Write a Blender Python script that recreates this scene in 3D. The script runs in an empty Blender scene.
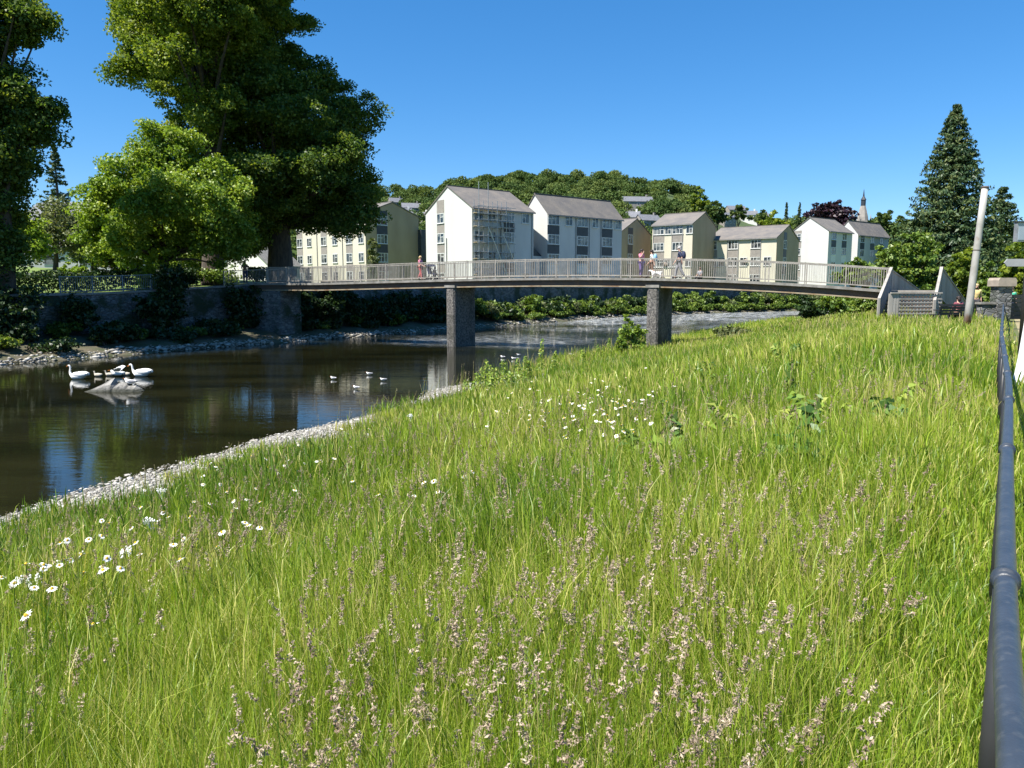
import bpy, math, random
import numpy as np
from mathutils import Vector, Matrix
rng = np.random.default_rng(11)
random.seed(5)
R = math.radians
SC = bpy.context.scene
COL = SC.collection

# ------------------------------------------------------------------ camera frame
EYE = 1.62
PITCH = math.atan(96 / 760)
CP, SP = math.cos(PITCH), math.sin(PITCH)

def ray(u, v):
    x, y = (u - 512) / 760, -(v - 384) / 760
    return (x, CP + y * SP, -SP + y * CP)

def atY(u, v, Y):
    d = ray(u, v); k = Y / d[1]
    return Vector((d[0] * k, Y, EYE + d[2] * k))

def atZ(u, v, z):
    d = ray(u, v); k = (z - EYE) / d[2]
    return Vector((d[0] * k, d[1] * k, z))

# ------------------------------------------------------------------ helpers
def tag(o, label=None, cat=None, group=None, kind=None):
    if label: o['label'] = label
    if cat: o['category'] = cat
    if group: o['group'] = group
    if kind: o['kind'] = kind
    return o

def thing(name, label, cat, loc=(0, 0, 0), rz=0.0, group=None):
    o = bpy.data.objects.new(name, None)
    o.empty_display_size = 0.2
    COL.objects.link(o)
    o.location = loc
    o.rotation_euler = (0, 0, rz)
    return tag(o, label, cat, group)

def link(name, me, parent=None, loc=None):
    o = bpy.data.objects.new(name, me)
    COL.objects.link(o)
    if parent: o.parent = parent
    if loc is not None: o.location = loc
    return o

def dup(root, loc, rz=None, label=None, sc=None):
    c = root.copy(); COL.objects.link(c)
    c.location = loc
    if rz is not None: c.rotation_euler = (0, 0, rz)
    if label: c['label'] = label
    if sc: c.scale = (sc, sc, sc) if not isinstance(sc, tuple) else sc
    def rec(src, dst):
        for ch in list(src.children):
            if ch.name not in COL.objects: continue
            k = ch.copy(); COL.objects.link(k); k.parent = dst
            rec(ch, k)
    rec(root, c)
    return c

class MB:
    """collects shapes into one mesh"""
    def __init__(s, off=(0, 0, 0)):
        s.v = []; s.f = []; s.m = []; s.cur = 0; s.off = Vector(off)
    def add(s, vs, fs):
        n = len(s.v)
        s.v.extend([Vector(v) - s.off for v in vs])
        s.f.extend([[i + n for i in f] for f in fs])
        s.m.extend([s.cur] * len(fs))
        return s
    def box(s, a, b):
        x0, y0, z0 = a; x1, y1, z1 = b
        return s.add([(x0, y0, z0), (x1, y0, z0), (x1, y1, z0), (x0, y1, z0), (x0, y0, z1), (x1, y0, z1), (x1, y1, z1), (x0, y1, z1)],
                     [(0, 3, 2, 1), (4, 5, 6, 7), (0, 1, 5, 4), (1, 2, 6, 5), (2, 3, 7, 6), (3, 0, 4, 7)])
    def bar(s, p, q, w, h, up=(0, 0, 1)):
        """box beam from p to q, w across, h along up"""
        p, q = Vector(p), Vector(q); d = (q - p).normalized(); up = Vector(up)
        sd = d.cross(up)
        if sd.length < 1e-4: sd = Vector((1, 0, 0))
        sd.normalize(); u2 = sd.cross(d)
        a, b = sd * w / 2, u2 * h / 2
        vs = [p - a - b, p + a - b, p + a + b, p - a + b, q - a - b, q + a - b, q + a + b, q - a + b]
        return s.add(vs, [(0, 3, 2, 1), (4, 5, 6, 7), (0, 1, 5, 4), (1, 2, 6, 5), (2, 3, 7, 6), (3, 0, 4, 7)])
    def prism(s, poly, vec):
        n = len(poly); vec = Vector(vec)
        vs = [Vector(p) for p in poly] + [Vector(p) + vec for p in poly]
        fs = [tuple(range(n))[::-1], tuple(range(n, 2 * n))] + [(i, (i + 1) % n, n + (i + 1) % n, n + i) for i in range(n)]
        return s.add(vs, fs)
    def tube(s, pts, radii, n=8, cap=True):
        pts = [Vector(p) for p in pts]
        if not hasattr(radii, '__len__'): radii = [radii] * len(pts)
        vs = []; fs = []; ref = None
        for i, p in enumerate(pts):
            d = (pts[min(i + 1, len(pts) - 1)] - pts[max(i - 1, 0)])
            if d.length < 1e-9: d = Vector((0, 0, 1))
            d.normalize()
            if ref is None: ref = Vector((1, 0, 0)) if abs(d.x) < .9 else Vector((0, 1, 0))
            a = d.cross(ref); a.normalize(); b = d.cross(a); ref = b.cross(d) * -1 if False else ref
            for k in range(n):
                t = 2 * math.pi * k / n
                vs.append(p + (a * math.cos(t) + b * math.sin(t)) * radii[i])
        for i in range(len(pts) - 1):
            for k in range(n):
                k2 = (k + 1) % n
                fs.append((i * n + k, i * n + k2, (i + 1) * n + k2, (i + 1) * n + k))
        if cap:
            fs.append(tuple(range(n))[::-1]); fs.append(tuple(range((len(pts) - 1) * n, len(pts) * n)))
        return s.add(vs, fs)
    def ball(s, c, r, n=10, m=7, fn=None):
        c = Vector(c)
        if not hasattr(r, '__len__'): r = (r, r, r)
        vs = [c + Vector((0, 0, r[2]))]; fs = []
        for i in range(1, m):
            th = math.pi * i / m
            for k in range(n):
                ph = 2 * math.pi * k / n
                d = Vector((math.sin(th) * math.cos(ph), math.sin(th) * math.sin(ph), math.cos(th)))
                f = fn(d) if fn else 1
                vs.append(c + Vector((d.x * r[0], d.y * r[1], d.z * r[2])) * f)
        vs.append(c - Vector((0, 0, r[2])))
        L = len(vs) - 1
        for k in range(n): fs.append((0, 1 + k, 1 + (k + 1) % n))
        for i in range(m - 2):
            for k in range(n):
                a = 1 + i * n + k; b = 1 + i * n + (k + 1) % n
                fs.append((a, a + n, b + n, b))
        for k in range(n): fs.append((L, 1 + (m - 2) * n + (k + 1) % n, 1 + (m - 2) * n + k))
        return s.add(vs, fs)
    def build(s, name, mat, parent=None, smooth=False, loc=None):
        me = bpy.data.meshes.new(name)
        me.from_pydata([tuple(v) for v in s.v], [], s.f)
        for m_ in (mat if isinstance(mat, (list, tuple)) else [mat]): me.materials.append(m_)
        if max(s.m, default=0) > 0: me.polygons.foreach_set('material_index', s.m)
        if smooth: me.polygons.foreach_set('use_smooth', [True] * len(me.polygons))
        me.update()
        return link(name, me, parent, loc)

def np_mesh(name, V, F, mat, tint=None, mi=None, smooth=False):
    """V (n,3); F (m,k) all the same size, or a list of such arrays; tint one value per face"""
    if not isinstance(F, list): F = [F]
    me = bpy.data.meshes.new(name)
    V = np.asarray(V, np.float32)
    me.vertices.add(len(V)); me.vertices.foreach_set('co', V.ravel())
    loops = np.concatenate([f.ravel() for f in F]).astype(np.int32)
    tot = np.concatenate([np.full(len(f), f.shape[1], np.int32) for f in F])
    st = np.concatenate([[0], np.cumsum(tot)[:-1]]).astype(np.int32)
    me.loops.add(len(loops)); me.loops.foreach_set('vertex_index', loops)
    me.polygons.add(len(tot)); me.polygons.foreach_set('loop_start', st); me.polygons.foreach_set('loop_total', tot)
    for m_ in (mat if isinstance(mat, (list, tuple)) else [mat]): me.materials.append(m_)
    if mi is not None: me.polygons.foreach_set('material_index', np.asarray(mi, np.int32))
    if smooth: me.polygons.foreach_set('use_smooth', np.ones(len(tot), bool))
    if tint is not None:
        a = me.attributes.new('tint', 'FLOAT', 'FACE'); a.data.foreach_set('value', np.asarray(tint, np.float32))
    me.update(calc_edges=True)
    return me

def vnoise(x, y, seed=0):
    """smooth value noise, arrays in, about 0..1"""
    x = np.asarray(x, float); y = np.asarray(y, float)
    xi = np.floor(x).astype(np.int64); yi = np.floor(y).astype(np.int64)
    fx = x - xi; fy = y - yi
    fx = fx * fx * (3 - 2 * fx); fy = fy * fy * (3 - 2 * fy)
    def h(a, b):
        n = (a * 374761393 + b * 668265263 + seed * 69069) & 0x7fffffff
        n = ((n ^ (n >> 13)) * 1274126177) & 0x7fffffff
        return ((n ^ (n >> 16)) & 0xffff) / 65535.0
    return (h(xi, yi) * (1 - fx) + h(xi + 1, yi) * fx) * (1 - fy) + (h(xi, yi + 1) * (1 - fx) + h(xi + 1, yi + 1) * fx) * fy

# ------------------------------------------------------------------ materials
def newmat(name):
    m = bpy.data.materials.new(name); m.use_nodes = True
    nt = m.node_tree; nt.nodes.clear()
    out = nt.nodes.new('ShaderNodeOutputMaterial')
    return m, nt, out

def N(nt, typ, **kw):
    n = nt.nodes.new(typ)
    for k, v in kw.items():
        if k.startswith('i_'): n.inputs[k[2:].replace('_', ' ')].default_value = v
        else: setattr(n, k, v)
    return n

def mixrgb(nt, fac, a, b, mode='MIX'):
    n = nt.nodes.new('ShaderNodeMix'); n.data_type = 'RGBA'; n.blend_type = mode
    for sock, val in ((n.inputs[0], fac), (n.inputs[6], a), (n.inputs[7], b)):
        if hasattr(val, 'is_output'): nt.links.new(val, sock)
        elif isinstance(val, (int, float)): sock.default_value = val
        else: sock.default_value = (*val[:3], 1)
    return n.outputs[2]

def ramp(nt, fac, lo, hi):
    n = nt.nodes.new('ShaderNodeMapRange'); n.inputs[1].default_value = lo; n.inputs[2].default_value = hi
    nt.links.new(fac, n.inputs[0]); return n.outputs[0]

def noise(nt, scale, detail=4, vec=None, rough=.55):
    n = nt.nodes.new('ShaderNodeTexNoise'); n.inputs['Scale'].default_value = scale
    n.inputs['Detail'].default_value = detail; n.inputs['Roughness'].default_value = rough
    if vec is not None: nt.links.new(vec, n.inputs['Vector'])
    return n.outputs['Fac']

def objco(nt, scale=(1, 1, 1)):
    tc = nt.nodes.new('ShaderNodeTexCoord'); mp = nt.nodes.new('ShaderNodeMapping')
    mp.inputs['Scale'].default_value = scale
    nt.links.new(tc.outputs['Object'], mp.inputs['Vector'])
    return mp.outputs['Vector']

def simple(name, col, col2=None, rough=.7, scale=3., stretch=(1, 1, 1), bump=0., bscale=None, lo=.35, hi=.65, metal=0., spec=.4, col3=None, scale3=.5):
    m, nt, out = newmat(name)
    b = N(nt, 'ShaderNodeBsdfPrincipled')
    b.inputs['Roughness'].default_value = rough; b.inputs['Metallic'].default_value = metal
    b.inputs['Specular IOR Level'].default_value = spec
    vec = objco(nt, stretch)
    if col2 is None: col2 = tuple(c * .72 for c in col)
    c = mixrgb(nt, ramp(nt, noise(nt, scale, 6, vec), lo, hi), col, col2)
    if col3: c = mixrgb(nt, ramp(nt, noise(nt, scale3, 5, vec), .52, .68), c, col3)
    nt.links.new(c, b.inputs['Base Color'])
    if bump:
        bp = N(nt, 'ShaderNodeBump'); bp.inputs['Strength'].default_value = bump; bp.inputs['Distance'].default_value = .05
        nt.links.new(noise(nt, bscale or scale * 4, 5, vec), bp.inputs['Height']); nt.links.new(bp.outputs[0], b.inputs['Normal'])
    nt.links.new(b.outputs[0], out.inputs['Surface'])
    return m

def leafmat(name, c1, c2, c3, trans=.35, gloss=.06, rough=.45):
    """leaf colour varies from leaf to leaf by the 'tint' attribute; light passes through"""
    m, nt, out = newmat(name)
    a = N(nt, 'ShaderNodeAttribute', attribute_name='tint')
    cr = N(nt, 'ShaderNodeValToRGB')
    e = cr.color_ramp.elements
    e[0].color = (*c1, 1); e[1].color = (*c3, 1); x = e.new(.55); x.color = (*c2, 1)
    nt.links.new(a.outputs['Fac'], cr.inputs[0])
    d = N(nt, 'ShaderNodeBsdfDiffuse'); t = N(nt, 'ShaderNodeBsdfTranslucent'); g = N(nt, 'ShaderNodeBsdfGlossy'); g.inputs['Roughness'].default_value = rough
    nt.links.new(cr.outputs[0], d.inputs[0])
    tc = mixrgb(nt, 1.0, cr.outputs[0], (1.0, 1.0, .45), 'MULTIPLY')
    nt.links.new(tc, t.inputs[0])
    m1 = N(nt, 'ShaderNodeMixShader'); m1.inputs[0].default_value = trans
    nt.links.new(d.outputs[0], m1.inputs[1]); nt.links.new(t.outputs[0], m1.inputs[2])
    m2 = N(nt, 'ShaderNodeMixShader'); m2.inputs[0].default_value = gloss
    nt.links.new(m1.outputs[0], m2.inputs[1]); nt.links.new(g.outputs[0], m2.inputs[2])
    nt.links.new(m2.outputs[0], out.inputs['Surface'])
    return m

M = {}
M['grass'] = leafmat('grass_blades', (.095, .19, .012), (.275, .375, .024), (.58, .52, .17), .40, .03, .45)
M['seed'] = leafmat('seed_heads', (.22, .155, .12), (.42, .33, .25), (.60, .51, .37), .2, .0)
M['culm'] = leafmat('grass_culms', (.16, .22, .04), (.38, .37, .13), (.55, .46, .24), .25, .0)
M['weed'] = leafmat('weed_leaves', (.11, .20, .03), (.24, .35, .05), (.38, .42, .09), .35, .03)
M['dock'] = leafmat('dock_leaves', (.05, .12, .02), (.09, .18, .03), (.15, .24, .04), .3, .05)
M['lime'] = leafmat('lime_leaves', (.055, .11, .018), (.16, .23, .028), (.36, .40, .06), .48, .02)
M['darkleaf'] = leafmat('dark_leaves', (.04, .09, .022), (.115, .185, .032), (.29, .33, .055), .48, .02)
M['maple'] = leafmat('maple_leaves', (.10, .19, .022), (.22, .33, .035), (.36, .42, .06), .42, .03)
M['conif'] = leafmat('conifer_sprays', (.022, .05, .026), (.065, .11, .045), (.15, .17, .055), .15, .02)
M['hillleaf'] = leafmat('hill_leaves', (.045, .085, .03), (.095, .14, .045), (.16, .195, .06), .25, .0)
M['shrub'] = leafmat('shrub_leaves', (.06, .12, .02), (.14, .22, .035), (.26, .31, .06), .3, .03)
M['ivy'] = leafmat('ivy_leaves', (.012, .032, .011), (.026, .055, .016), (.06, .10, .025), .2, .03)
M['beech'] = leafmat('copper_beech_leaves', (.022, .013, .022), (.045, .024, .04), (.075, .04, .055), .2, .03)
M['greyleaf'] = leafmat('willow_leaves', (.08, .11, .045), (.15, .18, .075), (.24, .25, .12), .3, .02)
M['bark'] = simple('bark', (.09, .07, .05), (.04, .032, .025), .9, 6, (1, 1, .25), .6)
M['concrete'] = simple('weathered_concrete', (.27, .255, .23), (.16, .15, .13), .85, 2.5, (1, 1, 1), .2, 20)
M['pierstone'] = simple('pebbledash_pier', (.20, .185, .165), (.055, .052, .05), .9, 11, (1, 1, .8), 1.0, 12, .38, .62, col3=(.05, .05, .04), scale3=.9)
M['girder'] = simple('brown_painted_steel', (.085, .068, .055), (.14, .085, .05), .6, 3, (1, 1, 1), .1, lo=.45, hi=.75)
M['flange'] = simple('rusty_flange', (.33, .27, .18), (.20, .11, .05), .7, 2.0, lo=.45, hi=.7)
M['rail'] = simple('pale_painted_rail', (.33, .305, .265), (.22, .20, .17), .55, 5)
M['bluegrey_rail'] = simple('blue_grey_rail', (.22, .25, .28), (.15, .17, .19), .5, 4)
M['white_wall'] = simple('white_render', (.54, .535, .515), (.43, .425, .405), .9, .35, (1, 1, .3), .05, 30, .3, .75)
M['cream_wall'] = simple('cream_render', (.54, .50, .40), (.455, .42, .33), .9, .35, (1, 1, .3), .05, 30, .3, .75)
M['tan_wall'] = simple('tan_roughcast', (.38, .29, .19), (.32, .24, .155), .95, .5, (1, 1, .4), .1, 30)
M['greypanel'] = simple('grey_brown_panel', (.26, .235, .21), (.20, .18, .16), .7, 2)
M['darkpanel'] = simple('dark_blue_panel', (.045, .05, .06), (.03, .034, .042), .45, 2)
M['frame'] = simple('white_window_frame', (.62, .62, .60), (.54, .54, .52), .4, 3)
M['downpipe'] = simple('grey_downpipe', (.25, .25, .25), (.2, .2, .2), .5, 3)
M['dish'] = simple('satellite_dish', (.25, .20, .16), (.2, .15, .12), .5, 3)
def roofmat():
    m, nt, out = newmat('concrete_roof_tiles')
    b = N(nt, 'ShaderNodeBsdfPrincipled'); b.inputs['Roughness'].default_value = .85
    v = objco(nt)
    c = mixrgb(nt, ramp(nt, noise(nt, .6, 6, v), .35, .68), (.115, .108, .105), (.18, .158, .135))
    c = mixrgb(nt, ramp(nt, noise(nt, 3.0, 4, v), .5, .7), c, (.13, .12, .11))
    nt.links.new(c, b.inputs['Base Color'])
    w = N(nt, 'ShaderNodeTexWave'); w.inputs['Scale'].default_value = 1.2; w.bands_direction = 'Z'; w.wave_profile = 'SAW'
    nt.links.new(v, w.inputs['Vector'])
    bp = N(nt, 'ShaderNodeBump'); bp.inputs['Strength'].default_value = .7; bp.inputs['Distance'].default_value = .05
    nt.links.new(w.outputs['Fac'], bp.inputs['Height']); nt.links.new(bp.outputs[0], b.inputs['Normal'])
    nt.links.new(b.outputs[0], out.inputs['Surface']); return m
M['roof'] = roofmat()
def glassmat():
    m, nt, out = newmat('window_glass')
    b = N(nt, 'ShaderNodeBsdfPrincipled'); b.inputs['Roughness'].default_value = .06
    b.inputs['Specular IOR Level'].default_value = .8
    v = objco(nt)
    c = mixrgb(nt, ramp(nt, noise(nt, .8, 2, v), .45, .6), (.018, .022, .026), (.16, .16, .15))
    nt.links.new(c, b.inputs['Base Color']); nt.links.new(b.outputs[0], out.inputs['Surface']); return m
M['glass'] = glassmat()
def stonewall():
    m, nt, out = newmat('coursed_stone_wall')
    b = N(nt, 'ShaderNodeBsdfPrincipled'); b.inputs['Roughness'].default_value = .9
    v = objco(nt, (1.5, 1.5, 3.6))
    vo = N(nt, 'ShaderNodeTexVoronoi'); vo.inputs['Scale'].default_value = 1.9; nt.links.new(v, vo.inputs['Vector'])
    ve = N(nt, 'ShaderNodeTexVoronoi', feature='DISTANCE_TO_EDGE'); ve.inputs['Scale'].default_value = 1.9; nt.links.new(v, ve.inputs['Vector'])
    c = mixrgb(nt, ramp(nt, vo.outputs['Color'], .2, .9), (.20, .20, .195), (.085, .085, .085))
    c = mixrgb(nt, ramp(nt, ve.outputs['Distance'], .06, .0), c, (.045, .043, .04))
    c = mixrgb(nt, ramp(nt, noise(nt, .7, 5, objco(nt)), .46, .6), c, (.03, .045, .02))
    nt.links.new(c, b.inputs['Base Color'])
    bp = N(nt, 'ShaderNodeBump'); bp.inputs['Strength'].default_value = .8; bp.inputs['Distance'].default_value = .06
    nt.links.new(ramp(nt, ve.outputs['Distance'], 0, .12), bp.inputs['Height']); nt.links.new(bp.outputs[0], b.inputs['Normal'])
    nt.links.new(b.outputs[0], out.inputs['Surface']); return m
M['stonewall'] = stonewall()
M['stone'] = simple('river_stone', (.33, .315, .285), (.12, .115, .10), .85, 3.5, (1, 1, 1), .5, 14)
M['pebble'] = leafmat('pebbles', (.14, .13, .11), (.30, .28, .24), (.52, .50, .45), .0, .02, .5)
M['soil'] = simple('meadow_soil', (.075, .11, .02), (.11, .10, .045), 1, 1.5, (1, 1, 1), .5, 12)
M['gravel'] = simple('shingle', (.42, .40, .35), (.17, .16, .14), .95, 5, (1, 1, 1), 1.0, 16, .4, .62, col3=(.13, .14, .08), scale3=.35)
M['bed'] = simple('river_bed', (.10, .08, .045), (.05, .045, .025), .95, 1.2, (1, 1, 1), .3)
M['lawn'] = simple('park_lawn', (.10, .17, .03), (.16, .20, .05), 1, .4, (1, 1, 1), .2, 12)
M['path'] = simple('dry_grassy_path', (.34, .27, .16), (.20, .19, .09), 1, 3, (1, 1, 1), .6, 30)
M['asphalt'] = simple('street_asphalt', (.11, .105, .10), (.07, .068, .065), .9, 2, (1, 1, 1), .2)
M['shade_earth'] = simple('bank_earth', (.10, .085, .055), (.05, .06, .025), 1, 1.3, (1, 1, 1), .6, 8)
M['black_pipe'] = simple('blue_black_painted_steel', (.026, .034, .046), (.040, .049, .062), .42, 8, (1, 1, 1), .08, 60, spec=.6, col3=(.055, .062, .07), scale3=40)
M['black_metal'] = simple('black_metal', (.02, .021, .023), (.03, .03, .03), .45, 5)
M['galv'] = simple('galvanised_steel', (.36, .37, .38), (.26, .27, .28), .45, 6, metal=.5)
M['plank'] = simple('scaffold_board', (.45, .36, .22), (.33, .25, .15), .9, 4)
def postmat():
    m, nt, out = newmat('white_paint_with_rust')
    b = N(nt, 'ShaderNodeBsdfPrincipled'); b.inputs['Roughness'].default_value = .6
    v = objco(nt, (1, 1, .6)); tc = N(nt, 'ShaderNodeTexCoord'); sx = N(nt, 'ShaderNodeSeparateXYZ'); nt.links.new(tc.outputs['Object'], sx.inputs[0])
    c = mixrgb(nt, ramp(nt, noise(nt, 2.5, 5, v), .4, .7), (.38, .365, .34), (.25, .235, .21))
    c = mixrgb(nt, ramp(nt, noise(nt, 1.7, 6, v), .60, .68), c, (.16, .07, .035))
    nz = N(nt, 'ShaderNodeMath', operation='ADD'); nt.links.new(sx.outputs['Z'], nz.inputs[0])
    nn = N(nt, 'ShaderNodeMath', operation='MULTIPLY'); nn.inputs[1].default_value = .9; nt.links.new(noise(nt, 4, 4, v), nn.inputs[0]); nt.links.new(nn.outputs[0], nz.inputs[1])
    c = mixrgb(nt, ramp(nt, nz.outputs[0], 1.1, .75), c, (.20, .085, .04))
    nt.links.new(c, b.inputs['Base Color']); nt.links.new(b.outputs[0], out.inputs['Surface']); return m
M['rustpost'] = postmat()
def wetrock():
    m, nt, out = newmat('wet_footed_rock'); b = N(nt, 'ShaderNodeBsdfPrincipled'); b.inputs['Roughness'].default_value = .75
    v = objco(nt); tc = N(nt, 'ShaderNodeTexCoord'); sx = N(nt, 'ShaderNodeSeparateXYZ'); nt.links.new(tc.outputs['Object'], sx.inputs[0])
    c = mixrgb(nt, ramp(nt, noise(nt, 4, 7, v, .65), .38, .64), (.26, .25, .225), (.10, .095, .085))
    ad = N(nt, 'ShaderNodeMath', operation='MULTIPLY_ADD'); nt.links.new(noise(nt, 5, 4, v), ad.inputs[0]); ad.inputs[1].default_value = -.16; nt.links.new(sx.outputs['Z'], ad.inputs[2])
    c = mixrgb(nt, ramp(nt, ad.outputs[0], .07, -.02), c, (.028, .030, .018))
    nt.links.new(c, b.inputs['Base Color']); bp = N(nt, 'ShaderNodeBump'); bp.inputs['Strength'].default_value = .9; bp.inputs['Distance'].default_value = .05
    nt.links.new(noise(nt, 9, 6, v), bp.inputs['Height']); nt.links.new(bp.outputs[0], b.inputs['Normal'])
    nt.links.new(b.outputs[0], out.inputs['Surface']); return m
M['wetrock'] = wetrock()
M['greyboard'] = simple('weathered_grey_boards', (.36, .335, .30), (.25, .23, .20), .85, 3, (1, 1, .15), .2)
M['white_paint'] = simple('white_paint', (.78, .78, .75), (.66, .66, .62), .5, 4)
M['feather'] = simple('white_feathers', (.84, .83, .79), (.76, .75, .70), .8, 9, bump=.1)
M['cygnet'] = simple('grey_brown_down', (.52, .47, .39), (.40, .36, .29), .9, 14, bump=.1)
M['bill'] = simple('orange_bill', (.55, .18, .03), (.4, .12, .02), .4, 9)
M['blackskin'] = simple('black_knob', (.02, .02, .02), (.015, .015, .015), .5, 9)
M['skin'] = simple('skin', (.55, .34, .25), (.48, .28, .2), .6, 9)

# ------------------------------------------------------------------ terrain, in river coordinates t (along) and s (across, towards the far bank)
D = np.array([.5407, .8412]); NN = np.array([-.8412, .5407])
def ts2xy(t, s): return t * D[0] + s * NN[0], t * D[1] + s * NN[1]
def xy2ts(x, y): return x * D[0] + y * D[1], x * NN[0] + y * NN[1]
WATER = -2.25
_n = np.array([(-90, 12), (-30, 13), (0, 13.6), (6, 14.2), (9, 15.4), (16, 16), (23, 17.9), (42, 20.2), (67, 21), (100, 23), (120, 23.5), (135, 19), (150, 10), (175, -8), (230, -60)], float)
_f = np.array([(-90, 42), (18, 42.5), (34, 43), (54, 42.8), (71, 42.5), (91, 43.5), (110, 39.5), (122, 35.5), (132, 30.5), (140, 25), (155, 13), (180, -6), (230, -50)], float)
def sN(t): return np.interp(t, _n[:, 0], _n[:, 1])
def sF(t): return np.interp(t, _f[:, 0], _f[:, 1])
def zNear(t, s):
    t = np.asarray(t, float); s = np.asarray(s, float)
    w0 = np.interp(t, [10, 40, 60], [1.0, 4.2, 5.2]); e = sN(t)
    x = np.clip((s - w0) / np.maximum(e - w0, .5), 0, None)
    y = np.clip(x / .86, 0, 1)
    k = np.interp(t, [12, 40], [.30, .75])
    z = -2.1 * (k * (1 - np.cos(np.pi * y)) / 2 + (1 - k) * y)
    z = z - np.clip(x - .86, 0, None) * 1.15
    z = z + (vnoise(t * .45, s * .45, 3) - .5) * .22 * np.clip((s - .6) / 2, 0, 1) * np.clip((1.02 - x) * 8, .25, 1)
    return np.maximum(z, -3.6)
def zWall(t): return np.interp(t, [-90, 20, 27, 43.5, 60, 80, 130], [1.1, 1.1, 1.22, 2.05, 2.1, 1.7, 1.5])
def zFar(t, s):
    d = np.asarray(s, float) - (sF(t) + 6)
    w = np.interp(t, [40, 62], [1, 0])
    return zWall(t) - .06 + w * np.clip(d - 3, 0, 60) * .058 + 0 * d

def ribbon(name, ts, rows, zfun, mat, jit=0):
    """rows: list of callables t -> s"""
    T = np.asarray(ts, float)
    V = []
    for fn in rows:
        s = fn(T) * np.ones_like(T)
        x, y = ts2xy(T, s); V.append(np.stack([x, y, zfun(T, s)], -1))
    V = np.stack(V, 0); r, c = V.shape[:2]
    idx = np.arange(r * c).reshape(r, c)
    F = np.stack([idx[:-1, :-1], idx[:-1, 1:], idx[1:, 1:], idx[1:, :-1]], -1).reshape(-1, 4)
    me = np_mesh(name, V.reshape(-1, 3), F, mat, smooth=True)
    return tag(link(name, me), kind='structure')

tt = np.concatenate([np.arange(-80, -10, 5), np.arange(-10, 60, .5), np.arange(60, 185, 2.5)])
fr = np.linspace(0, 1, 70)
ribbon('meadow_ground', tt, [(lambda t, f=f: -.55 + f * (sN(t) * .93 + .55)) for f in fr], zNear, M['soil'])
ribbon('gravel_shore', tt, [(lambda t, f=f: sN(t) * .80 + f * (sN(t) * .20 + 2.5)) for f in np.linspace(0, 1, 14)], lambda t, s: zNear(t, s) + .004, M['gravel'])
ribbon('riverside_path', np.arange(-80, 400, 4), [(lambda t, s=s: s + 0 * t) for s in (-2.6, -1.4, -.5)], lambda t, s: -.012 + 0 * t, M['path'])
ribbon('right_bank_lawn', np.arange(-80, 420, 10), [(lambda t, s=s: s + 0 * t) for s in (-120, -60, -20, -8, -2.55)], lambda t, s: -.02 + 0 * t, M['lawn'])
ribbon('river_bed', tt, [(lambda t, f=f: sN(t) + 1 + f * (sF(t) - sN(t) + 1)) for f in np.linspace(0, 1, 8)], lambda t, s: -3.3 + 0 * t, M['bed'])
ribbon('far_shore', tt, [(lambda t, f=f: sF(t) - 2.2 + f * 8.0) for f in np.linspace(0, 1, 18)],
       lambda t, s: np.interp(s - sF(t), [-3, -.4, .3, 1.2, 5.8], [-3.4, -2.45, -2.12, -1.9, -.95]) + (vnoise(t * .8, s * 1.2, 4) - .5) * .25, M['shade_earth'])
ribbon('far_bank_edge', tt, [(lambda t, q=q: sF(t) + q) for q in (5.55, 5.75)], lambda t, s: np.where(s - sF(t) < 5.65, -1.1, zFar(t, s) + .0), M['shade_earth'])
ribbon('far_bank_ground', tt, [(lambda t, f=f: sF(t) + 5.6 + f * 95) for f in np.linspace(0, 1, 40)], zFar, M['lawn'])
ribbon('riverside_street', np.concatenate([np.arange(50, 133, 3)]), [(lambda t, s=s: sF(t) + s) for s in (6.6, 8, 10, 12, 13.5)], lambda t, s: zFar(t, s) + .03, M['asphalt'])

# wide land out to the horizon with the wooded hill
def hillH(az, r):
    """az = u pixel-like bearing tan*760; height of the land at range r"""
    us = np.array([-900, -440, -300, -137, -112, -80, -40, 8, 48, 90, 130, 150, 180, 215, 250, 300, 380, 500, 900])
    hs = np.array([30, 60, 80, 96, 97, 100, 108, 113, 111, 113, 108, 103, 93, 78, 68, 62, 58, 50, 40], float) - 10
    top = np.interp(az, us, hs) / 760 * 520
    x = np.clip((r - 205) / 315, 0, 1)
    prof = x ** 1.25
    return -.15 + 1.15 * np.clip((r - 150) / 50, 0, 1) + top * prof * np.clip(1 - (r - 560) / 900, .35, 1)
az = np.linspace(-62, 62, 125) * math.pi / 180
rr = np.concatenate([np.linspace(150, 600, 46), np.geomspace(640, 6000, 12)])
A, RR = np.meshgrid(az, rr)
Z = hillH(np.tan(A) * 760, RR) + (vnoise(A * 40, RR * .02, 2) - .5) * 3 * np.clip((RR - 250) / 100, 0, 1)
V = np.stack([np.sin(A) * RR, np.cos(A) * RR, Z], -1); r_, c_ = A.shape
idx = np.arange(r_ * c_).reshape(r_, c_)
tag(link('wooded_hill', np_mesh('wooded_hill', V.reshape(-1, 3), np.stack([idx[:-1, :-1], idx[:-1, 1:], idx[1:, 1:], idx[1:, :-1]], -1).reshape(-1, 4), simple('hill_ground', (.04, .07, .02), (.06, .09, .03), 1, .03), smooth=True)), kind='structure')
# low ground closing the rest of the horizon
mb = MB()
mb.add([(-6000, -6000, -3.8), (6000, -6000, -3.8), (6000, 6000, -3.8), (-6000, 6000, -3.8)], [(0, 1, 2, 3)])
tag(mb.build('ground', M['lawn']), kind='structure')

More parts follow.
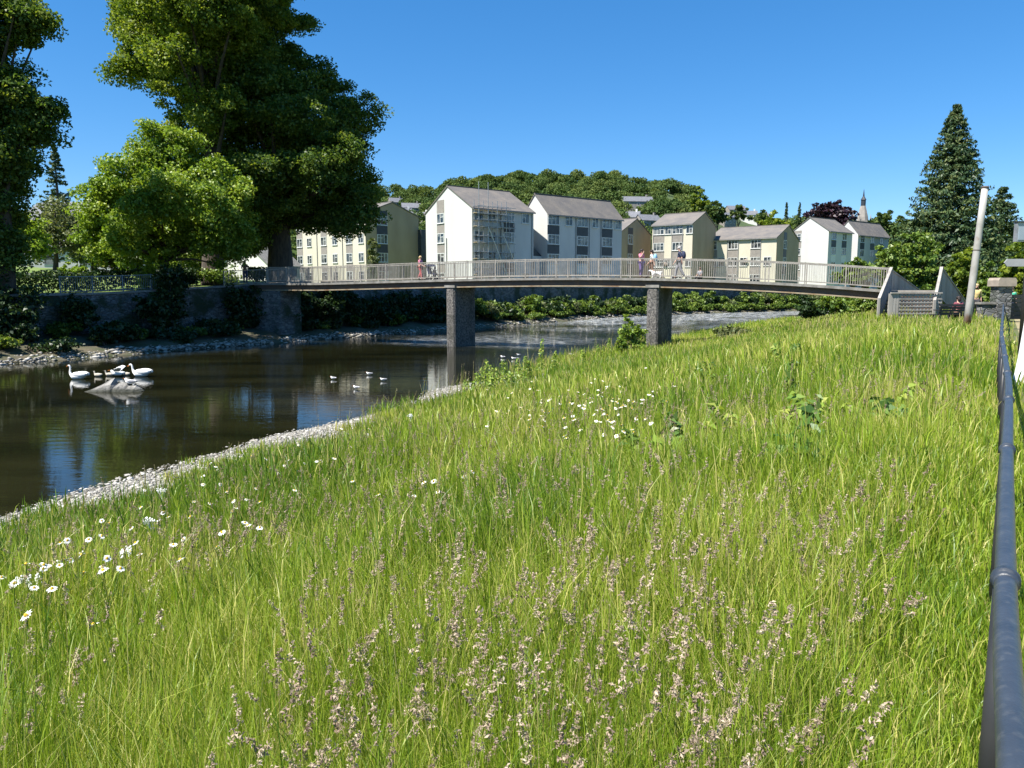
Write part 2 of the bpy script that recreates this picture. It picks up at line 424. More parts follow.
# ------------------------------------------------------------------ water
def watermat():
    m, nt, out = newmat('river_water')
    b = N(nt, 'ShaderNodeBsdfPrincipled'); b.inputs['Roughness'].default_value = .02
    b.inputs['IOR'].default_value = 1.333; b.inputs['Specular IOR Level'].default_value = .5
    ge = N(nt, 'ShaderNodeNewGeometry')
    mp = N(nt, 'ShaderNodeMapping', vector_type='POINT'); nt.links.new(ge.outputs['Position'], mp.inputs['Vector'])
    mp.inputs['Rotation'].default_value = (0, 0, math.radians(0)); mp.inputs['Scale'].default_value = (.40, 1.5, 1)
    bed = noise(nt, .35, 5, mp.outputs[0])
    c = mixrgb(nt, ramp(nt, bed, .35, .7), (.006, .0065, .003), (.017, .017, .007))
    nt.links.new(c, b.inputs['Base Color'])
    a = N(nt, 'ShaderNodeAttribute', attribute_name='riffle')
    n1 = noise(nt, 2.2, 3, mp.outputs[0]); n2 = noise(nt, 9, 3, mp.outputs[0])
    h1 = N(nt, 'ShaderNodeMath', operation='MULTIPLY'); nt.links.new(n1, h1.inputs[0]); h1.inputs[1].default_value = .35
    h2 = N(nt, 'ShaderNodeMath', operation='MULTIPLY'); nt.links.new(n2, h2.inputs[0]); h2.inputs[1].default_value = .06
    hs = N(nt, 'ShaderNodeMath', operation='ADD'); nt.links.new(h1.outputs[0], hs.inputs[0]); nt.links.new(h2.outputs[0], hs.inputs[1])
    big = N(nt, 'ShaderNodeMath', operation='MULTIPLY'); nt.links.new(noise(nt, 4.5, 4, mp.outputs[0]), big.inputs[0]); nt.links.new(a.outputs['Fac'], big.inputs[1])
    h3 = N(nt, 'ShaderNodeMath', operation='ADD'); nt.links.new(hs.outputs[0], h3.inputs[0]); nt.links.new(big.outputs[0], h3.inputs[1])
    bp = N(nt, 'ShaderNodeBump'); bp.inputs['Strength'].default_value = 1; bp.inputs['Distance'].default_value = .014
    nt.links.new(h3.outputs[0], bp.inputs['Height']); nt.links.new(bp.outputs[0], b.inputs['Normal'])
    # broken white water in the riffles
    fm = N(nt, 'ShaderNodeMath', operation='MULTIPLY'); nt.links.new(ramp(nt, noise(nt, 3.2, 5, mp.outputs[0], .7), .49, .66), fm.inputs[0]); nt.links.new(ramp(nt, a.outputs['Fac'], .7, 4.5), fm.inputs[1])
    fo = N(nt, 'ShaderNodeBsdfDiffuse'); fo.inputs[0].default_value = (.62, .65, .66, 1)
    mx = N(nt, 'ShaderNodeMixShader'); nt.links.new(fm.outputs[0], mx.inputs[0]); nt.links.new(b.outputs[0], mx.inputs[1]); nt.links.new(fo.outputs[0], mx.inputs[2])
    nt.links.new(mx.outputs[0], out.inputs['Surface']); return m
wt = np.concatenate([np.arange(-80, 10, 5), np.arange(10, 150, 1.0), np.arange(150, 190, 5)])
o = ribbon('river', wt, [(lambda t, f=f: sN(t) - 2.5 + f * (sF(t) - sN(t) + 4.0)) for f in np.linspace(0, 1, 30)], lambda t, s: WATER + 0 * t, watermat())
co = np.empty(len(o.data.vertices) * 3, np.float32); o.data.vertices.foreach_get('co', co); co = co.reshape(-1, 3)
wt_, ws_ = xy2ts(co[:, 0], co[:, 1])
rf = np.interp(wt_, [30, 38, 44, 52, 58, 66, 80, 95], [0, .2, 2.0, 1.3, .7, 2.0, 4.0, 6.0]) * (.25 + 1.3 * vnoise(wt_ * .16, ws_ * .3, 8))
rf *= np.clip((ws_ - sN(wt_)) / 4, .4, 1)
at = o.data.attributes.new('riffle', 'FLOAT', 'POINT'); at.data.foreach_set('value', rf.astype(np.float32))

# ------------------------------------------------------------------ light, sky, camera
SUNEL = R(57)
sh = Vector((-.86, -.51)).normalized()
sun_v = Vector((sh.x * math.cos(SUNEL), sh.y * math.cos(SUNEL), math.sin(SUNEL)))
w = bpy.data.worlds.new('World'); SC.world = w; w.use_nodes = True
nt = w.node_tree; bg = nt.nodes['Background']
sky = nt.nodes.new('ShaderNodeTexSky'); sky.sky_type = 'NISHITA'; sky.sun_disc = False
sky.sun_elevation = SUNEL; sky.sun_rotation = math.atan2(sh.x, sh.y)
sky.altitude = 50; sky.air_density = .9; sky.dust_density = 0; sky.ozone_density = 9.5
hs_ = nt.nodes.new('ShaderNodeHueSaturation'); hs_.inputs['Hue'].default_value = .502; hs_.inputs['Saturation'].default_value = 1.33
gm_ = nt.nodes.new('ShaderNodeGamma'); gm_.inputs[1].default_value = .75; nt.links.new(sky.outputs[0], gm_.inputs[0])
nt.links.new(gm_.outputs[0], hs_.inputs['Color']); nt.links.new(hs_.outputs[0], bg.inputs[0]); bg.inputs[1].default_value = .12
sl = bpy.data.lights.new('sun', 'SUN'); sl.energy = 5.0; sl.angle = R(.53); sl.color = (1.0, .95, .87)
so = bpy.data.objects.new('sun', sl); COL.objects.link(so)
so.rotation_euler = (-sun_v).to_track_quat('-Z', 'Y').to_euler(); so.location = (-40, -20, 60)
cam = bpy.data.cameras.new('camera'); cam.sensor_width = 36; cam.lens = 36 * 760 / 1024; cam.clip_end = 20000; cam.clip_start = .05
co_ = bpy.data.objects.new('camera', cam); COL.objects.link(co_)
co_.location = (0, 0, EYE); co_.rotation_euler = (math.pi / 2 - PITCH, 0, 0)
SC.camera = co_
SC.view_settings.view_transform = 'Standard'; SC.view_settings.look = 'None'; SC.view_settings.gamma = 1; SC.view_settings.exposure = 1.15
SC.cycles.max_bounces = 6; SC.cycles.diffuse_bounces = 3; SC.cycles.transmission_bounces = 3; SC.cycles.glossy_bounces = 3
SC.cycles.caustics_reflective = False; SC.cycles.caustics_refractive = False

def base_at(u, Y, z=None):
    p = atY(u, 288, Y); p.z = gz(p.x, p.y) if z is None else z; return p
def gz(x, y):
    t, s = xy2ts(x, y)
    if s > float(sF(t)) + 5.5: return float(zFar(t, s))
    return float(zNear(t, s))

def proj_u(p):
    dep = p.y * CP - (p.z - EYE) * SP
    return 512 + 760 * p.x / dep


# ------------------------------------------------------------------ footbridge
def zline(u):
    return np.interp(u, [250, 330, 390, 470, 560, 650, 710, 800, 850, 890], [283.5, 282.3, 280.6, 278.2, 277.4, 278, 279, 283, 286.6, 290])
def Zd(u): return 1 / (1 / 54 + (u - 330) / 560 * (1 / 40 - 1 / 54))
BL = atY(330, zline(330), 54); BR = atY(890, zline(890), 40)
AX = Vector((BR.x - BL.x, BR.y - BL.y, 0)); BLEN = AX.length; AX.normalize(); PERP = Vector((-AX.y, AX.x, 0))
_qs, _zs = [], []
for u in (330, 390, 470, 560, 650, 710, 800, 850, 890):
    Y = Zd(u); _qs.append((BL.y - Y) / (BL.y - BR.y) * BLEN); _zs.append(atY(u, zline(u), Y).z)
_cf = np.polyfit(_qs, _zs, 3)
def zdeck(q): return float(np.polyval(_cf, np.clip(q, -1, BLEN)))
def bp_(q, off=0.0, dz=0.0):
    p = BL + AX * q + PERP * off; p.z = zdeck(q) + dz; return p
BW = 2.2; Q0 = -7.2
bridge = thing('footbridge', 'long arched footbridge with pale railings spanning the river on two piers', 'footbridge', BL)
def sweep(mb, off0, off1, z0, z1, q0=Q0, q1=None, n=44):
    q1 = BLEN if q1 is None else q1
    qs = np.linspace(q0, q1, n)
    for a, b in zip(qs[:-1], qs[1:]):
        vs = [bp_(a, off0, z0), bp_(a, off1, z0), bp_(a, off1, z1), bp_(a, off0, z1), bp_(b, off0, z0), bp_(b, off1, z0), bp_(b, off1, z1), bp_(b, off0, z1)]
        mb.add(vs, [(0, 1, 5, 4), (1, 2, 6, 5), (2, 3, 7, 6), (3, 0, 4, 7)])
    return mb
mb = MB(BL); sweep(mb, -.12, BW + .12, -.17, -.02); mb.build('deck', M['concrete'], bridge)
for off in (.14, BW - .30):
    mb = MB(BL); sweep(mb, off, off + .14, -.50, -.17); g = mb.build('girder', M['girder'], bridge)
    mb = MB(BL); sweep(mb, off - .16, off + .26, -.57, -.50); mb.build('flange', M['flange'], g)
for q in np.arange(1.0, BLEN - .5, 3.4):
    MB(BL).bar(bp_(q, .3, -.35), bp_(q, BW - .3, -.35), .1, .2).build('cross_beam', M['girder'], bridge)
npan = 20; qs = np.linspace(-5.6, BLEN - .1, npan + 1)
for side, off in ((0, .0), (1, BW)):
    for i in range(npan):
        a, b = qs[i], qs[i + 1]
        mb = MB(BL)
        mb.bar(bp_(a, off, 1.10), bp_(b, off, 1.10), .055, .06); mb.bar(bp_(a, off, .12), bp_(b, off, .12), .05, .05)
        k = 17
        for j in range(1, k):
            q = a + (b - a) * j / k
            mb.bar(bp_(q, off, .12), bp_(q, off, 1.09), .018, .032, up=PERP)
        mb.build('railing_panel', M['rail'], bridge)
    for i in range(npan + 1):
        MB(BL).bar(bp_(qs[i], off, -.02), bp_(qs[i], off, 1.15), .06, .075, up=PERP).build('railing_post', M['rail'], bridge)
def pier(u, ubase):
    Y = Zd(u); q = (BL.y - Y) / (BL.y - BR.y) * BLEN
    c = bp_(q, BW / 2); d = Vector((D[0], D[1], 0)); n = Vector((NN[0], NN[1], 0))
    zt = c.z - .57; mb = MB(BL)
    L, w, ch = 1.2, .36, .10
    poly = [c - d * L - n * (w - ch), c - d * L + n * (w - ch), c - d * (L - ch) + n * w, c + d * (L - ch) + n * w, c + d * L + n * (w - ch), c + d * L - n * (w - ch), c + d * (L - ch) - n * w, c - d * (L - ch) - n * w]
    poly = [Vector((p.x, p.y, -3.5)) for p in poly]
    mb.prism(poly, (0, 0, zt + 3.5)); o = mb.build('pier', M['pierstone'], bridge)
    mb = MB(BL); mb.box((-1.25, -.42, 0), (1.25, .42, .16))
    mb.v = [Vector((c.x, c.y, zt)) - BL + d * v_.x + n * v_.y + Vector((0, 0, v_.z)) for v_ in [v + BL for v in mb.v]]
    mb.build('pier_cap', M['concrete'], o)
pier(453, 347); pier(656, 352)

# stairs at the right-hand end
A1 = bp_(BLEN, 0); zl = A1.z
dn = Vector((D[0], D[1], 0)); e2 = Vector((.85, .53, 0)).normalized()
stairs = thing('bridge_stairs', 'grey timber stairs with sloping boarded balustrades at the right end of the footbridge', 'stairs', (A1.x, A1.y, 0))
SO = Vector((A1.x, A1.y, 0))
A3 = A1 + AX * 2.3; A2 = A1 + PERP * BW; A4 = A3 + PERP * .35
def balustrade(p, d, L, z0, z1, low0=.35, low1=.0):
    mb = MB(SO); n = int(L / .15); sd = Vector((-d.y, d.x, 0)) * .02
    for i in range(n):
        a, b = i / n, (i + .94) / n
        ta, tb = z0 + (z1 - z0) * a, z0 + (z1 - z0) * b
        la, lb = (z0 - 1.12 - low0) * (1 - a) + (z1 - 1.1 + low1) * a, (z0 - 1.12 - low0) * (1 - b) + (z1 - 1.1 + low1) * b
        P, Q = p + d * L * a, p + d * L * b
        vs = [(P.x, P.y, la), (Q.x, Q.y, lb), (Q.x, Q.y, tb), (P.x, P.y, ta)]
        mb.prism([Vector(v) - sd for v in vs], sd * 2)
    o = mb.build('balustrade', M['greyboard'], stairs)
    P, Q = p.copy(), p + d * L; P.z = z0 + .03; Q.z = z1 + .03
    MB(SO).bar(P, Q, .13, .05).build('handrail', M['greyboard'], o)
    for X, z in ((p, z0), (p + d * L, z1)):
        MB(SO).box((X.x - .05, X.y - .05, -.1), (X.x + .05, X.y + .05, z + .06)).build('post', M['greyboard'], o)
balustrade(A1, -dn, 4.0, zl + 1.12, 1.08)
balustrade(A3, -dn, 3.3, zl + 1.12, 1.0)
balustrade(A2, e2, 4.4, zl + 1.12, .95)
balustrade(A4, e2, 2.6, zl + 1.12, .85)
mb = MB(SO); mb.prism([A1 - Vector((0, 0, .2)), A3 - Vector((0, 0, .2)), A3 + PERP * BW - Vector((0, 0, .2)), A2 - Vector((0, 0, .2))], (0, 0, .17)); mb.build('landing', M['greyboard'], stairs)
for i in range(8):
    k = (i + 1) / 8.5; z = zl * (1 - k); p = A1 - dn * 3.6 * k; q = A3 - dn * 3.6 * k; p.z = q.z = z
    MB(SO).bar(p + AX * .06, q - AX * .08, .34, .05).build('tread', M['girder'], stairs)  # dark girder colour on the timber treads paints in under-stair shade
for i in range(8):
    k = (i + 1) / 8.5; z = zl * (1 - k); p = A2 + e2 * 4.2 * k; q = p + Vector((.4, -1.6, 0)); p.z = q.z = z
    MB(SO).bar(p, q, .34, .05).build('tread', M['girder'], stairs)  # same dark tread colour, with the shade below the flight painted in
for p in (A3, A3 + PERP * BW, A2):
    MB(SO).box((p.x - .08, p.y - .08, -.3), (p.x + .08, p.y + .08, zl - .1)).build('support_post', M['greyboard'], stairs)

# lattice fence before the stairs
Lp, Lq = Vector((18.0, 36.4, -.1)), Vector((20.55, 36.6, -.1))
lat = thing('lattice_fence', 'square grey lattice fence panel standing before the foot of the bridge stairs', 'fence', Lp)
mb = MB(Lp); d = (Lq - Lp).normalized(); LL = (Lq - Lp).length
for x in np.arange(.5, LL, .175): mb.bar(Lp + d * x, Lp + d * x + Vector((0, 0, 1.45)), .06, .02, up=(0, 1, 0))
for z in np.arange(.15, 1.45, .175): mb.bar(Lp + d * .45 + Vector((0, -.024, z)), Lq + Vector((0, -.024, z)), .02, .055)
mb.build('lattice', M['greyboard'], lat)
mb = MB(Lp)
for i in range(3): mb.bar(Lp + d * (.07 + .145 * i), Lp + d * (.07 + .145 * i) + Vector((0, 0, 1.46)), .138, .03, up=(0, 1, 0))
mb.build('board_panel', M['greyboard'], lat)
MB(Lp).bar(Lp + Vector((0, -.03, 1.49)), Lq + Vector((0, -.03, 1.49)), .1, .06).build('top_rail', M['greyboard'], lat)
for x in (.0, .5, LL): MB(Lp).bar(Lp + d * x + Vector((0, .04, 0)), Lp + d * x + Vector((0, .04, 1.46)), .09, .09, up=(0, 1, 0)).build('post', M['greyboard'], lat)

# ------------------------------------------------------------------ right-hand side: rail, pole, posts, pillar, bench
rp = [(1021, 900), (1013, 740), (1007.5, 660), (1005.6, 580), (1006.3, 500), (1007.3, 445), (1008.6, 406), (1008.3, 381), (1005.6, 362), (1004, 350.5), (1002.2, 339.5), (1001.6, 333)]
RP = [atZ(u, v, .87) for u, v in rp]
RP = [RP[0] - (RP[1] - RP[0]).normalized() * 2.5] + RP
d_end = dn * 1.0
RP += [RP[-1] + d_end * k for k in (6, 13, 22, 29)]
rail = thing('handrail', 'blue-black steel pipe handrail with collars running along the meadow edge', 'handrail', (RP[1].x, RP[1].y, 0))
RO = Vector((RP[1].x, RP[1].y, 0))
def smooth_path(pts, k=6):
    out = []
    for i in range(len(pts) - 1):
        p0, p1, p2, p3 = pts[max(i - 1, 0)], pts[i], pts[i + 1], pts[min(i + 2, len(pts) - 1)]
        for j in range(k):
            t = j / k
            out.append(.5 * ((2 * p1) + (p2 - p0) * t + (2 * p0 - 5 * p1 + 4 * p2 - p3) * t * t + (3 * p1 - p0 - 3 * p2 + p3) * t ** 3))
    return out + [pts[-1]]
sp = smooth_path(RP)
MB(RO).tube(sp, .0255, 16).build('rail_pipe', M['black_pipe'], rail, smooth=True)
tpath = [Vector(p).dot(dn) for p in sp]
t0 = atZ(1005, 580, .87).dot(dn)
for k in range(-1, 21):
    t = t0 + 1.9 * k
    i = int(np.searchsorted(tpath, t)); i = min(max(i, 1), len(sp) - 1)
    f = (t - tpath[i - 1]) / (tpath[i] - tpath[i - 1] + 1e-9); p = sp[i - 1].lerp(sp[i], f); dd = (sp[i] - sp[i - 1]).normalized()
    mb = MB(RO); mb.tube([p - dd * .035, p - dd * .03, p - dd * .012, p - dd * .01, p + dd * .01, p + dd * .012, p + dd * .03, p + dd * .035], [.0265, .030, .030, .0345, .0345, .030, .030, .0265], 18)
    mb.build('collar', M['black_pipe'], rail, smooth=True)
    mb = MB(RO); q = Vector((p.x, p.y, -.1))
    mb.tube([q, Vector((p.x, p.y, p.z - .02))], .027, 12); mb.build('rail_post', M['black_metal'], rail, smooth=True)
    MB(RO).tube([Vector((p.x, p.y, -.06)), Vector((p.x, p.y, .02)), Vector((p.x, p.y, .025)), Vector((p.x, p.y, .07))], [.075, .075, .04, .034], 12).build('foot_plate', M['galv'], rail)

PB = atZ(966, 331, 0); PT = atY(985, 188, PB.y - .1)
po = thing('steel_pole', 'tall leaning white steel pole with rust at its foot in the grass', 'pole', PB)
mb = MB(PB); ax_ = PT - PB
mb.tube([PB - ax_ * .06, PB + ax_ * .25, PB + ax_ * .5, PB + ax_ * .75, PT], [.135, .13, .125, .12, .114], 16); mb.build('shaft', M['rustpost'], po, smooth=True)
MB(PB).tube([PT, PT + ax_ * .006, PT + ax_ * .012], [.132, .137, .1], 14).build('cap', M['girder'], po)
MB(PB).tube([PB + ax_ * .568, PB + ax_ * .575], [.13, .13], 14).build('band', M['girder'], po)

WP = atZ(1018.5, 384, 0)
wp = thing('white_post', 'white painted post with a flared foot beside the handrail at the right edge', 'post', WP)
mb = MB(WP); k = Vector((.14, .02, 1.45))
mb.tube([WP + Vector((0, 0, -.05)), WP + Vector((0, 0, .03)), WP + k * .05, WP + k * .12, WP + k * .3, WP + k * .97, WP + k], [.13, .125, .11, .085, .075, .068, .04], 14); mb.build('shaft', M['white_paint'], wp, smooth=True)
MB(WP).tube([WP + k * .80, WP + k * .86], .078, 14).build('band', M['galv'], wp)

# sign post
SP_ = Vector((12.05, 18.0, 0))
sg = thing('sign_post', 'dark post carrying a pale box sign above a small grey finger sign', 'sign', SP_)
MB(SP_).tube([SP_ - Vector((0, 0, .1)), SP_ + Vector((0, 0, 3.35))], .04, 12).build('post', M['black_metal'], sg, smooth=True)
c0 = atY(1012, 242, 18.0); c1 = atY(1012, 223, 18.0)
mb = MB(SP_); mb.box((c0.x, 17.85, c0.z), (c0.x + .95, 17.97, c1.z)); o = mb.build('box_sign', M['galv'], sg)
MB(SP_).box((c0.x + .03, 17.835, c0.z + .04), (c0.x + .92, 17.852, c1.z - .09)).build('sign_face', simple('pale_blue_grey_face', (.30, .36, .41), (.26, .31, .36), .4, 3), o)
MB(SP_).box((c0.x - .015, 17.82, c1.z), (c0.x + .97, 17.99, c1.z + .03)).build('hood', M['black_metal'], o)
f0 = atY(1003.5, 266.5, 18.0); f1 = atY(1003.5, 259, 18.0)
mb = MB(SP_); zm = (f0.z + f1.z) / 2
mb.prism([(f0.x - .03, 17.93, zm), (f0.x + .04, 17.93, f0.z), (SP_.x + .25, 17.93, f0.z), (SP_.x + .25, 17.93, f1.z), (f0.x + .04, 17.93, f1.z)], (0, .03, 0)); mb.build('finger_sign', simple('grey_sign', (.36, .36, .37), (.30, .30, .31), .5, 3), sg)

# stone gate pillar with low wall
PP = Vector((23.4, 36.6, -.1))
sp_ = thing('stone_pillar', 'square coursed stone gate pillar with a flat capstone and low side wall', 'pillar', PP)
MB(PP).box((PP.x - .34, PP.y - .34, -.1), (PP.x + .30, PP.y + .3, 1.70)).build('shaft', M['stonewall'], sp_)
MB(PP).prism([(PP.x - .45, PP.y - .45, 1.70), (PP.x + .41, PP.y - .45, 1.70), (PP.x + .41, PP.y - .45, 1.98), (PP.x + .34, PP.y - .45, 2.1), (PP.x - .38, PP.y - .45, 2.1), (PP.x - .45, PP.y - .45, 1.98)], (0, .86, 0)).build('capstone', simple('sandstone_cap', (.36, .30, .24), (.26, .22, .18), .9, 3), sp_)
MB(PP).box((PP.x - 1.0, PP.y - .2, -.1), (PP.x - .35, PP.y + .2, .85)).build('side_wall', M['stonewall'], sp_)
MB(PP).box((PP.x - 1.08, PP.y - .26, .85), (PP.x - .35, PP.y + .26, .95)).build('coping', M['concrete'], sp_)

# dark barrier to the right of the pillar
bq = Vector((24.25, 37.0, 0))
br = thing('dark_barrier', 'dark boarded barrier just right of the stone pillar', 'barrier', bq)
for i in range(6): MB(bq).box((bq.x - .45, bq.y - .02, .12 + i * .2), (bq.x + .75, bq.y + .02, .30 + i * .2)).build('board', M['black_metal'], br)
for x in (-.4, .7): MB(bq).box((bq.x + x - .04, bq.y + .02, -.1), (bq.x + x + .04, bq.y + .10, 1.36)).build('post', M['black_metal'], br)

# bench
BP = Vector((19.75, 34.0, 0))
bn = thing('park_bench', 'black slatted bench seen from behind beside the riverside path', 'bench', BP, R(8))
for i in range(4): MB().bar((-.85, -.02 - .03 * i, .50 + i * .12), (.85, -.02 - .03 * i, .50 + i * .12), .03, .10).build('backrest_slat', M['black_metal'], bn)
for i in range(4): MB().bar((-.85, .08 + .11 * i, .44), (.85, .08 + .11 * i, .44), .09, .03).build('seat_slat', M['black_metal'], bn)
for x in (-.75, .75):
    mb = MB(); mb.bar((x, .40, -.1), (x, .40, .43), .05, .05, (0, 1, 0)); mb.bar((x, .0, -.1), (x, .0, .45), .05, .05, (0, 1, 0)); mb.bar((x, .0, .45), (x, -.1, .92), .05, .05, (0, 1, 0)); mb.bar((x, -.05, .64), (x, .42, .64), .05, .04); mb.build('leg_frame', M['black_metal'], bn)

# ------------------------------------------------------------------ walls of the far bank
def wall_run(name, label, ta, tb, off, th, mat, ztop, zbot, step=1.5, coping=None):
    ts = np.arange(ta, tb + .01, step)
    x0, y0 = ts2xy(ts[0], sF(ts[0]) + off)
    o0 = Vector((x0, y0, 0)); root = thing(name, label, 'wall', o0)
    mb = MB(o0); mc = MB(o0)
    for a, b in zip(ts[:-1], ts[1:]):
        vs = []
        for t in (a, b):
            for s, z in ((off, zbot), (off + th, zbot), (off + th, None), (off, None)):
                x, y = ts2xy(t, sF(t) + s); vs.append((x, y, ztop(t) if z is None else z))
        mb.add(vs, [(0, 4, 7, 3), (3, 7, 6, 2), (1, 2, 6, 5)])
        if coping:
            vs = []
            for t in (a, b - .02):
                for s, z in ((off - .08, .003), (off + th + .08, .003), (off + th + .08, coping), (off - .08, coping)):
                    x, y = ts2xy(t, sF(t) + s); vs.append((x, y, ztop(t) + z))
            mc.add(vs, [(0, 4, 7, 3), (3, 7, 6, 2), (1, 2, 6, 5), (0, 1, 5, 4), (0, 3, 2, 1), (4, 5, 6, 7)])
    mb.build('stonework', mat, root)
    if coping: mc.build('coping', M['concrete'], root)
    return root
zw = lambda t: float(zWall(t))
wall_run('river_wall', 'shaded stone retaining wall below the park on the left bank', -70, 44.0, 5.0, .7, M['stonewall'], zw, -1.6, 1.5, .13)
wall_run('river_wall', 'grey river wall beyond the footbridge carrying the street before the flats', 45.6, 133, 5.0, .5, M['stonewall'], lambda t: zw(t) + .0, -1.6, 2.5, .15)
# abutment under the left end of the bridge
c = bp_(-4.6, BW / 2); ab = MB((c.x, c.y, 0))
po_ = [bp_(-7.4, -.05), bp_(-4.4, -.05), bp_(-4.4, BW + .05), bp_(-7.4, BW + .05)]
ab.prism([(p.x, p.y, -1.8) for p in po_], (0, 0, 1.8 + c.z - .60))
tag(ab.build('abutment', M['stonewall'], loc=(c.x, c.y, 0)), 'squat stone abutment holding up the left end of the footbridge', 'abutment')

# park railing on the wall
def railing_run(label, ta, tb, off, mat, h=1.0, step=2.0, gapside=0):
    ts = np.arange(ta, tb + .01, step)
    def P(t, z): x, y = ts2xy(t, sF(t) + off); return Vector((x, y, zw(t) + .13 + z))
    o0 = P(ts[0], 0); root = thing('park_railing', label, 'railing', o0)
    for a, b in zip(ts[:-1], ts[1:]):
        mb = MB(o0); mb.bar(P(a, h), P(b, h), .05, .05); mb.bar(P(a, .1), P(b, .1), .04, .04)
        for j in range(1, 15):
            t = a + (b - a) * j / 15; mb.bar(P(t, .1), P(t, h), .02, .02, up=(1, 0, 0))
        mb.build('railing_panel', mat, root)
    for t in ts: MB(o0).bar(P(t, -.1), P(t, h + .05), .06, .06, up=(1, 0, 0)).build('railing_post', mat, root)
railing_run('blue-grey upright railing on the river wall left of the dark bush', 24.2, 32.3, 5.35, M['bluegrey_rail'], 1.0)
railing_run('pale upright railing along the wall top leading to the left end of the footbridge', 36.0, 44.1, 5.35, M['rail'], 1.05)
# ------------------------------------------------------------------ bodies grown on a skeleton
def skin(name, pts, edges, radii, mat, parent, sub=1, root=0):
    me = bpy.data.meshes.new(name); me.from_pydata([tuple(p) for p in pts], edges, [])
    o = bpy.data.objects.new(name, me); COL.objects.link(o)
    md = o.modifiers.new('Skin', 'SKIN'); md.use_smooth_shade = True
    sv = me.skin_vertices[0].data
    for i, r in enumerate(radii): sv[i].radius = (r, r) if not hasattr(r, '__len__') else r
    sv[root].use_root = True
    s2 = o.modifiers.new('Sub', 'SUBSURF'); s2.levels = sub; s2.render_levels = sub
    dg = bpy.context.evaluated_depsgraph_get()
    m2 = bpy.data.meshes.new_from_object(o.evaluated_get(dg))
    bpy.data.objects.remove(o); bpy.data.meshes.remove(me)
    m2.materials.clear(); m2.materials.append(mat); m2.name = name
    return link(name, m2, parent)

def cloth(name, c): return simple(name, c, tuple(k * .75 for k in c), .85, 9)
CL = {'pink': cloth('pink_cloth', (.62, .22, .30)), 'navy': cloth('navy_cloth', (.035, .045, .09)), 'dark': cloth('dark_cloth', (.03, .03, .035)), 'white': cloth('white_cloth', (.75, .75, .75)), 'blue': cloth('pale_blue_cloth', (.25, .48, .66)), 'grey': cloth('grey_cloth', (.28, .28, .30)), 'maroon': cloth('maroon_cloth', (.22, .06, .08)), 'yellow': cloth('straw_cloth', (.68, .52, .22)), 'green': cloth('green_cloth', (.05, .38, .24)), 'brown': cloth('brown_cloth', (.22, .12, .08)), 'red': cloth('red_cloth', (.55, .12, .12)), 'purple': cloth('purple_cloth', (.16, .10, .3))}
HAIR = {'dark': simple('dark_hair', (.03, .02, .015), (.015, .01, .01), .6, 30), 'brown': simple('brown_hair', (.12, .07, .04), (.08, .05, .03), .6, 30), 'grey': simple('grey_hair', (.4, .38, .36), (.3, .28, .27), .6, 30), 'fair': simple('fair_hair', (.5, .36, .18), (.4, .28, .13), .6, 30)}
